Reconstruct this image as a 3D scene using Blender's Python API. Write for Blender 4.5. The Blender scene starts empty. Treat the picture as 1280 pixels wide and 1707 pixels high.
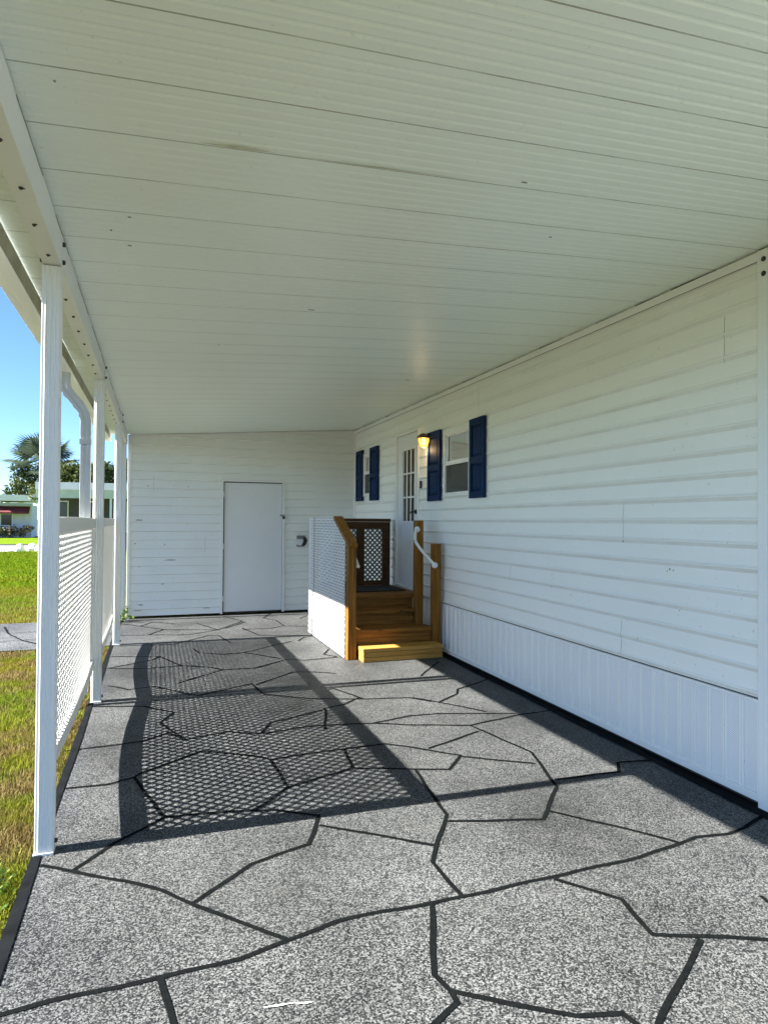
import bpy, bmesh, math, random
import numpy as np
from mathutils import Matrix, Vector, noise as mnoise
random.seed(7); rng = np.random.default_rng(7)
S = bpy.context.scene; C = S.collection
R = math.radians

# ------------------------------------------------------------------ camera
cam = bpy.data.objects.new('camera', bpy.data.cameras.new('camera')); C.objects.link(cam)
cam.data.sensor_fit = 'AUTO'; cam.data.sensor_width = 36.0
cam.data.lens = 36.0*1077.0/1707.0
cam.data.clip_start = 0.05; cam.data.clip_end = 3000
_r = Vector((0.94328037, -0.33193339, 0.00650892)); _u = Vector((-0.01088917, -0.0113379, 0.99987643)); _f = Vector((0.33181857, 0.94323469, 0.0143093))
_m = Matrix((_r, _u, -_f)).transposed().to_4x4(); _m.translation = (0, 0, 1.45)
cam.matrix_world = _m
S.camera = cam

# ------------------------------------------------------------------ light
SUN_EL = R(38.0)
sun_d = Vector((math.cos(SUN_EL)*0.99966, -0.026*math.cos(SUN_EL), -math.sin(SUN_EL)))   # travel direction
sl = bpy.data.lights.new('sun', 'SUN'); sl.energy = 5.0; sl.angle = R(0.53); sl.color = (1.0, 0.97, 0.90)
so = bpy.data.objects.new('sun', sl); C.objects.link(so); so.rotation_euler = sun_d.to_track_quat('-Z', 'Y').to_euler(); so.location = (-8, 0, 9)
W = bpy.data.worlds.new('World'); S.world = W; W.use_nodes = True
nt = W.node_tree; sky = nt.nodes.new('ShaderNodeTexSky'); sky.sky_type = 'NISHITA'; sky.sun_disc = False
sky.sun_elevation = SUN_EL; sky.sun_rotation = R(271.5); sky.altitude = 0; sky.air_density = 0.8; sky.dust_density = 0.0; sky.ozone_density = 8.0
bg = nt.nodes['Background']; bg.inputs['Strength'].default_value = 0.054; nt.links.new(sky.outputs[0], bg.inputs[0])
S.view_settings.view_transform = 'Standard'; S.view_settings.look = 'None'; S.view_settings.gamma = 1; S.view_settings.exposure = 2.42
S.cycles.max_bounces = 12; S.cycles.diffuse_bounces = 7

# ------------------------------------------------------------------ materials
class NT:
    def __init__(s, name):
        s.m = bpy.data.materials.new(name); s.m.use_nodes = True; s.t = s.m.node_tree
        s.b = s.t.nodes['Principled BSDF']; s.out = s.t.nodes['Material Output']; s._tc = None
    def n(s, typ, **kw):
        o = s.t.nodes.new('ShaderNode'+typ)
        for k, v in kw.items(): setattr(o, k, v)
        return o
    def l(s, a, b): s.t.links.new(a, b)
    def tc(s):
        if s._tc is None: s._tc = s.n('TexCoord')
        return s._tc.outputs['Object']
    def geo(s): return s.n('NewGeometry').outputs['Position']
    def noise(s, scale, detail=3, rough=.6, vec=None, stretch=None):
        v = vec or s.geo()
        if stretch:
            mp = s.n('Mapping'); mp.inputs['Scale'].default_value = stretch; s.l(v, mp.inputs[0]); v = mp.outputs[0]
        o = s.n('TexNoise'); o.inputs['Scale'].default_value = scale; o.inputs['Detail'].default_value = detail; o.inputs['Roughness'].default_value = rough
        s.l(v, o.inputs['Vector']); return o.outputs[0]
    def ramp(s, fac, stops, interp='LINEAR'):
        o = s.n('ValToRGB'); r = o.color_ramp; r.interpolation = interp
        while len(r.elements) < len(stops): r.elements.new(.5)
        for e, (p, c) in zip(r.elements, stops):
            e.position = p; e.color = (*c, 1) if len(c) == 3 else c
        s.l(fac, o.inputs[0]); return o.outputs[0]
    def mix(s, f, a, b, mode='MIX'):
        o = s.n('Mix', data_type='RGBA', blend_type=mode)
        for sock, v in ((o.inputs[0], f), (o.inputs[6], a), (o.inputs[7], b)):
            if isinstance(v, (int, float)): sock.default_value = v
            elif isinstance(v, tuple): sock.default_value = (*v, 1)
            else: s.l(v, sock)
        return o.outputs[2]
    def bump(s, h, strength, dist=.01):
        o = s.n('Bump'); o.inputs['Strength'].default_value = strength; o.inputs['Distance'].default_value = dist
        s.l(h, o.inputs['Height']); s.l(o.outputs[0], s.b.inputs['Normal'])
    def col(s, v):
        if isinstance(v, tuple): s.b.inputs['Base Color'].default_value = (*v, 1)
        else: s.l(v, s.b.inputs['Base Color'])
    def spec(s, v): s.b.inputs['Specular IOR Level'].default_value = v
    def rough(s, v): s.b.inputs['Roughness'].default_value = v

def g3(v): return (v, v, v)
def painted(name, c, rough=.45, dirt=.12, dscale=1.5, dcol=(.45, .42, .33), bump=.04, streak=None, specks=0):
    t = NT(name)
    f = t.noise(dscale, 5, .65, stretch=streak)
    f = t.ramp(f, [(.42, g3(0)), (.78, g3(1))])
    m = t.n('Math', operation='MULTIPLY'); t.l(f, m.inputs[0]); m.inputs[1].default_value = dirt
    colr = t.mix(m.outputs[0], c, dcol)
    if specks:
        sp = t.ramp(t.noise(38, 2, .5), [(.70, g3(0)), (.76, g3(specks))])
        colr = t.mix(sp, colr, (.12, .10, .08))
    t.col(colr); t.rough(rough)
    t.bump(t.noise(14, 3), bump, .01)
    return t.m
def plain(name, c, rough=.6, metal=0, var=.15, scale=12, spec=.5):
    t = NT(name); f = t.noise(scale, 3)
    lo = tuple(x*(1-var) for x in c); hi = tuple(min(1, x*(1+var)) for x in c)
    t.col(t.ramp(f, [(.3, lo), (.7, hi)])); t.rough(rough); t.spec(spec); t.b.inputs['Metallic'].default_value = metal
    return t.m
M = {}
M['siding'] = painted('white_siding', (.84, .85, .80), .38, .10, 1.1, (.55, .52, .42), .012, specks=.25)
M['shed_siding'] = painted('shed_siding', (.82, .84, .80), .42, .16, 1.6, (.5, .48, .40), .02, specks=.4)
M['siding_grime'] = painted('siding_groove_grime', (.74, .75, .70), .5, .35, 3, (.46, .44, .36), .02)  # painted shade under each siding lap, with some real dirt mixed in
M['trim'] = painted('white_trim', (.80, .80, .78), .4, .12, 3)
M['ceiling'] = painted('carport_enamel', (.80, .87, .78), .37, .10, .8, (.55, .56, .42), .02, specks=.12)
M['aluminium'] = painted('white_aluminium', (.78, .79, .77), .36, .07, 2.5, (.5, .48, .4), .03)
M['fascia_dirty'] = painted('mildewed_gutter', (.46, .44, .34), .6, .8, 6, (.16, .15, .11), .05)  # shade on the gutter's inner face, painted as a dark blotchy colour
M['vinyl'] = painted('white_vinyl', (.82, .82, .79), .42, .1, 3)
M['door_paint'] = painted('door_paint', (.74, .76, .77), .45, .10, 1.5, (.5, .5, .46), .02)
M['seam'] = None
t = NT('pan_seam'); f = t.noise(2.2, 4); t.col(t.ramp(f, [(.38, (.68, .72, .63)), (.52, (.50, .52, .45)), (.60, (.52, .52, .44)), (.70, (.48, .40, .24))])); t.rough(.6); M['seam'] = t.m
M['dirt'] = plain('grime', (.05, .043, .035), .9)  # real dirt on the screws, also painted shade in gaps and joints
M['joint'] = plain('lap_joint_grime', (.22, .21, .18), .8)  # dark marks and joints, also the painted shade line below the trim
M['black'] = plain('black_plastic', (.015, .015, .016), .45)
M['darkmetal'] = plain('dark_metal', (.05, .045, .04), .4, .6)
M['steel'] = plain('grey_steel', (.35, .35, .34), .4, .7)
M['greyplastic'] = plain('grey_plastic', (.18, .19, .19), .5)
M['bronze'] = plain('bronze_cap', (.10, .055, .03), .45, .4)
M['mat'] = plain('mat_rubber', (.02, .02, .02), .95, 0, .4, 60)
# blue shutters
t = NT('navy_shutter_paint'); f = t.noise(5, 4); t.col(t.ramp(f, [(.3, (.005, .020, .066)), (.7, (.008, .030, .095))])); t.rough(.6); t.spec(.10); t.bump(t.noise(60, 3), .05, .004); M['shutter'] = t.m
# concrete coating with granite flakes
def flake(name, mul=1.0):
    t = NT(name); p = t.geo()
    v = t.n('TexVoronoi'); v.inputs['Scale'].default_value = 205; t.l(p, v.inputs['Vector'])
    sep = t.n('SeparateColor'); t.l(v.outputs['Color'], sep.inputs[0])
    n2 = t.noise(120, 3, .7)
    ad = t.n('Math', operation='ADD'); t.l(sep.outputs[0], ad.inputs[0])
    m2 = t.n('Math', operation='MULTIPLY_ADD'); t.l(n2, m2.inputs[0]); m2.inputs[1].default_value = 1.3; m2.inputs[2].default_value = -.65; t.l(m2.outputs[0], ad.inputs[1])
    c = t.ramp(ad.outputs[0], [(.0, (.040*mul, .044*mul, .047*mul)), (.24, (.052*mul, .057*mul, .060*mul)), (.36, (.12*mul, .127*mul, .132*mul)), (.55, (.20*mul, .208*mul, .21*mul)), (.70, (.38*mul, .388*mul, .385*mul)), (.94, (.60*mul, .605*mul, .60*mul))])
    blot = t.ramp(t.noise(1.3, 5, .6), [(.30, g3(.52)), (.45, g3(.86)), (.58, g3(1.04)), (.75, g3(1.32))])
    c = t.mix(1.0, c, blot, 'MULTIPLY')
    fade = t.ramp(t.noise(.45, 3, .5), [(.35, g3(.86)), (.65, g3(1.16))]); c = t.mix(1.0, c, fade, 'MULTIPLY')
    dust = t.ramp(t.noise(2.2, 6, .7), [(.56, g3(0)), (.78, g3(.34))]); c = t.mix(dust, c, (.14*mul/.36, .135*mul/.36, .12*mul/.36))
    t.col(c); t.rough(.6); t.spec(.16); t.bump(ad.outputs[0], .2, .003)
    return t.m
M['concrete'] = flake('granite_flake_coating', .265)
M['path'] = flake('path_flake_coating', .38)
M['jointpaint'] = plain('charcoal_joint_paint', (.0048, .0058, .0060), .9, 0, .35, 40, .05)
M['border'] = plain('charcoal_border_paint', (.0075, .0085, .0095), .9, 0, .4, 9, .05)
# timber
def timber(name, a, b, axis, wet=.55):
    t = NT(name); st = {'x': (1.2, 26, 26), 'y': (26, 1.2, 26), 'z': (26, 26, 1.2)}[axis]
    f = t.noise(1.6, 6, .65, stretch=st)
    c = t.ramp(f, [(.28, a), (.5, tuple((x+y)/2 for x, y in zip(a, b))), (.72, b)])
    kn = t.noise(2.6, 2, .5, stretch={'x': (1.6, 5, 5), 'y': (5, 1.6, 5), 'z': (5, 5, 1.6)}[axis])
    c = t.mix(t.ramp(kn, [(.69, g3(0)), (.745, g3(.75))]), c, tuple(x*.28 for x in a))
    t.col(c); t.rough(wet); t.spec(.15); t.bump(f, .25, .004)
    return t.m
WA, WB = (.10, .038, .005), (.35, .160, .030)
M['wood_z'] = timber('pine_post', WA, WB, 'z'); M['wood_x'] = timber('pine_board_across', WA, WB, 'x'); M['wood_y'] = timber('pine_board_along', WA, WB, 'y')
M['newwood'] = timber('fresh_pine', (.31, .155, .032), (.50, .28, .070), 'x')
M['oldwood'] = timber('shaded_rail_wood', (.045, .022, .010), (.09, .045, .02), 'x')  # darker copy of the pine: shade on the far rails painted in
# glass, curtain
t = NT('window_glass'); t.b.inputs['Base Color'].default_value = (.9, .95, .95, 1); t.b.inputs['Roughness'].default_value = .03
gl = t.n('BsdfGlossy'); gl.inputs['Roughness'].default_value = .03; tr = t.n('BsdfTransparent'); tr.inputs[0].default_value = (.80, .84, .82, 1)
fr = t.n('Fresnel'); fr.inputs[0].default_value = 1.5; mx = t.n('MixShader'); t.l(fr.outputs[0], mx.inputs[0]); t.l(tr.outputs[0], mx.inputs[1]); t.l(gl.outputs[0], mx.inputs[2]); t.l(mx.outputs[0], t.out.inputs[0]); M['glass'] = t.m
t = NT('insect_screen'); tr = t.n('BsdfTransparent'); df = t.n('BsdfDiffuse'); df.inputs[0].default_value = (.08, .085, .08, 1); mx = t.n('MixShader'); mx.inputs[0].default_value = .68
t.l(tr.outputs[0], mx.inputs[1]); t.l(df.outputs[0], mx.inputs[2]); t.l(mx.outputs[0], t.out.inputs[0]); M['screen'] = t.m
M['darkglass'] = plain('dark_glass', (.018, .024, .024), .06)
M['downspout'] = painted('greyed_downspout', (.52, .53, .52), .4, .25, 4, (.3, .29, .26), .03)
M['curtain'] = plain('curtain_cloth', (.62, .60, .50), .9, 0, .12, 30)
M['greylattice'] = painted('weathered_lattice', (.17, .18, .155), .7, .2, 5)  # far end lattice, its shade painted in as grey
M['blind'] = plain('door_blind', (.22, .25, .25), .7)
M['interior'] = plain('room_interior', (.10, .09, .08), .9)
t = NT('lamp_glass'); t.b.inputs['Base Color'].default_value = (1, .72, .30, 1); t.b.inputs['Roughness'].default_value = .25; t.b.inputs['Transmission Weight'].default_value = .9
t.b.inputs['Emission Color'].default_value = (1, .52, .08, 1); t.b.inputs['Emission Strength'].default_value = .14; M['lampglass'] = t.m
t = NT('lit_bulb'); t.b.inputs['Emission Color'].default_value = (1, .62, .18, 1); t.b.inputs['Emission Strength'].default_value = 1.2; M['bulb'] = t.m
# background
M['roofwhite'] = plain('white_roof', (.80, .74, .76), .6, 0, .05, 2); M['wallwhite'] = plain('neighbour_wall', (.64, .60, .62), .7, 0, .06, 2)
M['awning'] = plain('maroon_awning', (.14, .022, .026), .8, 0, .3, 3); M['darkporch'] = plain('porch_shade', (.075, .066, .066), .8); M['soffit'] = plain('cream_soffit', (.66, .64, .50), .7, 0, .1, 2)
M['bark'] = plain('bark', (.12, .09, .065), .9, 0, .4, 8)
M['asphalt'] = plain('pale_asphalt', (.30, .30, .30), .9, 0, .12, 3)
M['stone'] = plain('white_stone', (.75, .74, .70), .8)
def leafy(name, a, b, c=None, scale=1.2):
    t = NT(name); at = t.n('Attribute'); at.attribute_name = 'rnd'
    col = t.ramp(at.outputs['Fac'], [(0, a), (.6, b), (1, c or b)])
    t.col(col); t.rough(.55); t.spec(.2); t.b.inputs['Subsurface Weight'].default_value = 0
    tl = t.n('BsdfTranslucent'); t.l(col, tl.inputs[0]); mx = t.n('MixShader'); mx.inputs[0].default_value = .28
    t.l(t.b.outputs[0], mx.inputs[1]); t.l(tl.outputs[0], mx.inputs[2]); t.l(mx.outputs[0], t.out.inputs[0])
    return t.m
M['palm_leaf'] = leafy('silver_fan_leaf', (.03, .05, .035), (.075, .10, .07), (.22, .26, .20))
M['olive_leaf'] = leafy('olive_leaf', (.035, .055, .014), (.075, .095, .025), (.13, .14, .045))
M['dark_leaf'] = leafy('dark_leaf', (.02, .035, .012), (.045, .07, .02), (.08, .11, .03))
M['red_leaf'] = leafy('hedge_leaf', (.025, .02, .012), (.05, .055, .02), (.12, .06, .03))
M['weed_leaf'] = leafy('weed_leaf', (.04, .09, .015), (.09, .16, .03), (.2, .2, .05))
# grass blades: colour varies by patch (position) and by blade
t = NT('grass_blade'); at = t.n('Attribute'); at.attribute_name = 'rnd'; p = t.geo()
green = t.ramp(at.outputs['Fac'], [(0, (.022, .045, .006)), (.5, (.11, .16, .009)), (1, (.25, .29, .03))])
dry = t.ramp(at.outputs['Fac'], [(0, (.04, .025, .010)), (.5, (.16, .115, .038)), (1, (.34, .27, .11))])
gold = t.ramp(at.outputs['Fac'], [(0, (.13, .12, .010)), (1, (.27, .235, .025))])
f1 = t.ramp(t.noise(2.4, 4, .6), [(.43, g3(0)), (.58, g3(1))]); f2 = t.ramp(t.noise(.55, 3, .5), [(.40, g3(0)), (.62, g3(1))])
sx = t.n('SeparateXYZ'); t.l(p, sx.inputs[0]); mr = t.n('MapRange'); t.l(sx.outputs[1], mr.inputs[0]); mr.inputs[1].default_value = 9; mr.inputs[2].default_value = 16; mr.inputs[3].default_value = 1; mr.inputs[4].default_value = .0
mm = t.n('Math', operation='MULTIPLY'); t.l(f1, mm.inputs[0]); t.l(mr.outputs[0], mm.inputs[1])
gm = t.n('MapRange'); t.l(sx.outputs[1], gm.inputs[0]); gm.inputs[1].default_value = 11; gm.inputs[2].default_value = 20; gm.inputs[3].default_value = 1; gm.inputs[4].default_value = .25
g2 = t.n('Math', operation='MULTIPLY'); t.l(f2, g2.inputs[0]); t.l(gm.outputs[0], g2.inputs[1])
lush = t.ramp(at.outputs['Fac'], [(0, (.06, .11, .003)), (.5, (.12, .19, .004)), (1, (.19, .26, .008))])
fm = t.n('MapRange'); t.l(sx.outputs[1], fm.inputs[0]); fm.inputs[1].default_value = 11; fm.inputs[2].default_value = 16
col = t.mix(mm.outputs[0], t.mix(g2.outputs[0], t.mix(fm.outputs[0], green, lush), gold), dry); t.col(col); t.rough(.7); t.spec(.08)
tl = t.n('BsdfTranslucent'); t.l(col, tl.inputs[0]); mx = t.n('MixShader'); mx.inputs[0].default_value = .3
t.l(t.b.outputs[0], mx.inputs[1]); t.l(tl.outputs[0], mx.inputs[2]); t.l(mx.outputs[0], t.out.inputs[0]); M['grass'] = t.m
t = NT('turf_soil'); p = t.geo()
near = t.ramp(t.noise(9, 6, .7), [(.3, (.035, .026, .013)), (.5, (.085, .070, .024)), (.65, (.085, .105, .016))])
far = t.ramp(t.noise(.35, 5, .7), [(.3, (.075, .13, .003)), (.55, (.115, .18, .004)), (.75, (.16, .20, .008))])
sx = t.n('SeparateXYZ'); t.l(p, sx.inputs[0]); mr = t.n('MapRange'); t.l(sx.outputs[1], mr.inputs[0]); mr.inputs[1].default_value = 8.5; mr.inputs[2].default_value = 12
t.col(t.mix(mr.outputs[0], near, far)); t.rough(.95); t.spec(0.05); t.bump(t.noise(30, 5), .6, .03); M['ground'] = t.m
# perforated skirting
t = NT('perforated_skirting'); tc = t.tc(); sx = t.n('SeparateXYZ'); t.l(tc, sx.inputs[0])
def sn(sock, k):
    a = t.n('Math', operation='MULTIPLY'); t.l(sock, a.inputs[0]); a.inputs[1].default_value = k
    b = t.n('Math', operation='SINE'); t.l(a.outputs[0], b.inputs[0]); return b.outputs[0]
pr = t.n('Math', operation='MULTIPLY'); t.l(sn(sx.outputs[1], 560), pr.inputs[0]); t.l(sn(sx.outputs[2], 560), pr.inputs[1])
c = t.mix(t.ramp(pr.outputs[0], [(.45, g3(0)), (.75, g3(1))]), (.80, .81, .81), (.28, .29, .30)); t.col(c); t.rough(.42); M['perf'] = t.m

# ------------------------------------------------------------------ mesh helpers
class MB:
    def __init__(s): s.v = []; s.f = []; s.mi = []
    def add(s, vs, fs, mi=0):
        o = len(s.v); s.v += [tuple(p) for p in vs]; s.f += [tuple(i+o for i in f) for f in fs]; s.mi += [mi]*len(fs); return s
    def box(s, x0, x1, y0, y1, z0, z1, mi=0):
        v = [(x0, y0, z0), (x1, y0, z0), (x1, y1, z0), (x0, y1, z0), (x0, y0, z1), (x1, y0, z1), (x1, y1, z1), (x0, y1, z1)]
        return s.add(v, [(3, 2, 1, 0), (4, 5, 6, 7), (0, 1, 5, 4), (1, 2, 6, 5), (2, 3, 7, 6), (3, 0, 4, 7)], mi)
    def prism(s, poly, fn, a, b, mi=0):
        """poly: 2D points; fn(u,v,w) -> 3D; extruded w from a to b (closed)"""
        n = len(poly); v = [fn(u, w, a) for u, w in poly]+[fn(u, w, b) for u, w in poly]
        f = [tuple(range(n))[::-1], tuple(range(n, 2*n))]+[(i, (i+1) % n, n+(i+1) % n, n+i) for i in range(n)]
        return s.add(v, f, mi)
    def beam(s, p, q, w, h, up=(0, 0, 1), mi=0):
        p = Vector(p); q = Vector(q); d = (q-p).normalized(); sd = d.cross(Vector(up)).normalized(); u = sd.cross(d)
        v = []
        for o in (p, q):
            for a, b in ((-1, -1), (1, -1), (1, 1), (-1, 1)): v.append(o+sd*a*w/2+u*b*h/2)
        return s.add(v, [(3, 2, 1, 0), (4, 5, 6, 7), (0, 1, 5, 4), (1, 2, 6, 5), (2, 3, 7, 6), (3, 0, 4, 7)], mi)
    def tube(s, pts, r, n=10, mi=0, sq=None):
        pts = [Vector(p) for p in pts]; rs = r if isinstance(r, (list, tuple)) else [r]*len(pts); o = []
        ref = Vector((0, 0, 1))
        for i, p in enumerate(pts):
            d = (pts[min(i+1, len(pts)-1)]-pts[max(i-1, 0)]).normalized()
            if abs(d.dot(ref)) > .95: a = d.cross(Vector((0, 1, 0))).normalized()
            else: a = d.cross(ref).normalized()
            b = d.cross(a)
            for k in range(n):
                t = 2*math.pi*k/n; o.append(p+(a*math.cos(t)+b*math.sin(t))*rs[i])
        m = len(pts)
        f = [(i*n+k, i*n+(k+1) % n, (i+1)*n+(k+1) % n, (i+1)*n+k) for i in range(m-1) for k in range(n)]
        f += [tuple(range(n))[::-1], tuple((m-1)*n+k for k in range(n))]
        return s.add(o, f, mi)
    def build(s, name, mats, parent=None, bevel=0, smooth=False, rnd=None):
        me = bpy.data.meshes.new(name); me.from_pydata(s.v, [], s.f)
        if not isinstance(mats, (list, tuple)): mats = [mats]
        for m in mats: me.materials.append(m)
        me.polygons.foreach_set('material_index', s.mi)
        bm = bmesh.new(); bm.from_mesh(me); bmesh.ops.recalc_face_normals(bm, faces=bm.faces); bm.to_mesh(me); bm.free()
        if smooth:
            me.polygons.foreach_set('use_smooth', [True]*len(me.polygons)); me.set_sharp_from_angle(angle=R(40))
        o = bpy.data.objects.new(name, me); C.objects.link(o)
        if parent is not None: o.parent = parent
        if bevel:
            b = o.modifiers.new('bevel', 'BEVEL'); b.width = bevel; b.segments = 2; b.limit_method = 'ANGLE'; b.angle_limit = R(40)
        return o
def raw(name, verts, faces_flat, fsize, mat, rnd=None, parent=None):
    """fast numpy mesh: verts (n,3), faces_flat (m*fsize)"""
    me = bpy.data.meshes.new(name); nv = len(verts); nf = len(faces_flat)//fsize
    me.vertices.add(nv); me.vertices.foreach_set('co', np.asarray(verts, np.float32).ravel())
    me.loops.add(len(faces_flat)); me.loops.foreach_set('vertex_index', np.asarray(faces_flat, np.int32))
    me.polygons.add(nf); me.polygons.foreach_set('loop_start', np.arange(0, nf*fsize, fsize, dtype=np.int32))
    me.update(calc_edges=True)
    if rnd is not None:
        a = me.attributes.new('rnd', 'FLOAT', 'POINT'); a.data.foreach_set('value', np.asarray(rnd, np.float32))
    me.materials.append(mat); o = bpy.data.objects.new(name, me); C.objects.link(o)
    if parent is not None: o.parent = parent
    return o
def tag(o, label=None, cat=None, group=None, kind=None):
    if label: o['label'] = label
    if cat: o['category'] = cat
    if group: o['group'] = group
    if kind: o['kind'] = kind
    return o
def thing(name, label, cat, loc=(0, 0, 0), rz=0, group=None):
    o = bpy.data.objects.new(name, None); C.objects.link(o); o.location = loc; o.rotation_euler = (0, 0, rz); o.empty_display_size = .2
    return tag(o, label, cat, group)
def copy_tree(o, parent=None):
    c = o.copy(); C.objects.link(c)
    if parent is not None: c.parent = parent
    for ch in list(o.children): copy_tree(ch, c)
    return c
def clip(poly, clipper):
    """Sutherland-Hodgman, convex ccw clipper"""
    out = poly
    for i in range(len(clipper)):
        ax, ay = clipper[i]; bx, by = clipper[(i+1) % len(clipper)]; inp = out; out = []
        if not inp: return []
        sd = lambda p: (bx-ax)*(p[1]-ay)-(by-ay)*(p[0]-ax)
        for j, p in enumerate(inp):
            q = inp[j-1]; sp, sq_ = sd(p), sd(q)
            if sp >= 0:
                if sq_ < 0: t_ = sq_/(sq_-sp); out.append((q[0]+(p[0]-q[0])*t_, q[1]+(p[1]-q[1])*t_))
                out.append(p)
            elif sq_ >= 0:
                t_ = sq_/(sq_-sp); out.append((q[0]+(p[0]-q[0])*t_, q[1]+(p[1]-q[1])*t_))
    return out
def lattice(mb, poly, fn, pitch=.064, sw=.0168, th=.003):
    """two layers of diagonal slats clipped to a convex ccw polygon in (u, v); fn(u, v, w) -> 3D"""
    us = [p[0] for p in poly]; vs = [p[1] for p in poly]; u0, u1, v0, v1 = min(us), max(us), min(vs), max(vs); L = (v1-v0)
    h = sw/2*math.sqrt(2)
    for lay, sg in ((0, 1), (1, -1)):
        k = u0-L-.1
        while k < u1+L+.1:
            a = k; b = k+L*1.0
            if sg > 0: q = [(a-h, v0), (a+h, v0), (b+h, v1), (b-h, v1)]
            else: q = [(b-h, v0), (b+h, v0), (a+h, v1), (a-h, v1)]
            c = clip(q, poly)
            if len(c) >= 3: mb.prism(c, fn, lay*th, lay*th+th*.98)
            k += pitch

# ------------------------------------------------------------------ setting: ground, drive, path, street
def zr(Y): return 2.865+.0085*(Y-2.5)
def zl(Y): return 2.712-.0022*(Y-2.5)
def zc(X, Y): return zl(Y)+(zr(Y)-zl(Y))*(X+.40)/3.38          # carport ceiling
def wallx(Y): return 2.935+.01634*(Y-2.5)
g = MB(); g.add([(-1500, -1500, -.05), (1500, -1500, -.05), (1500, 1500, -.05), (-1500, 1500, -.05)], [(0, 1, 2, 3)])
tag(g.build('ground', M['ground']), kind='structure')
g = MB(); g.prism([(-.49, -6), (3.2, -6), (3.2, 10.2), (-.49, 10.2)], lambda u, v, w: (u, v, w), -.12, 0)
tag(g.build('driveway', M['concrete']), kind='structure')
g = MB(); g.prism([(-9, 8.12), (-.495, 8.12), (-.495, 10.2), (-9, 10.2)], lambda u, v, w: (u, v, w), -.12, -.006)
tag(g.build('path', M['path']), kind='structure')
def strip(mb, pts, w, z):
    P = [Vector((x, y)) for x, y in pts]; L = []; Rr = []
    for i, p in enumerate(P):
        d0 = (P[i]-P[i-1]).normalized() if i else None; d1 = (P[i+1]-P[i]).normalized() if i < len(P)-1 else None
        d = ((d0 or d1)+(d1 or d0)).normalized(); n = Vector((-d.y, d.x)); c = 1.0
        if d0 and d1: c = 1/max(.5, n.dot(Vector((-d0.y, d0.x))))
        ww = w*(1+.07*math.sin(i*.9+p.x*5)+.10*(random.random()-.5)); L.append(p+n*c*ww/2); Rr.append(p-n*c*ww/2)
    n = len(P); mb.add([(q.x, q.y, z) for q in L]+[(q.x, q.y, z) for q in Rr], [(i, n+i, n+i+1, i+1) for i in range(n-1)])
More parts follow.
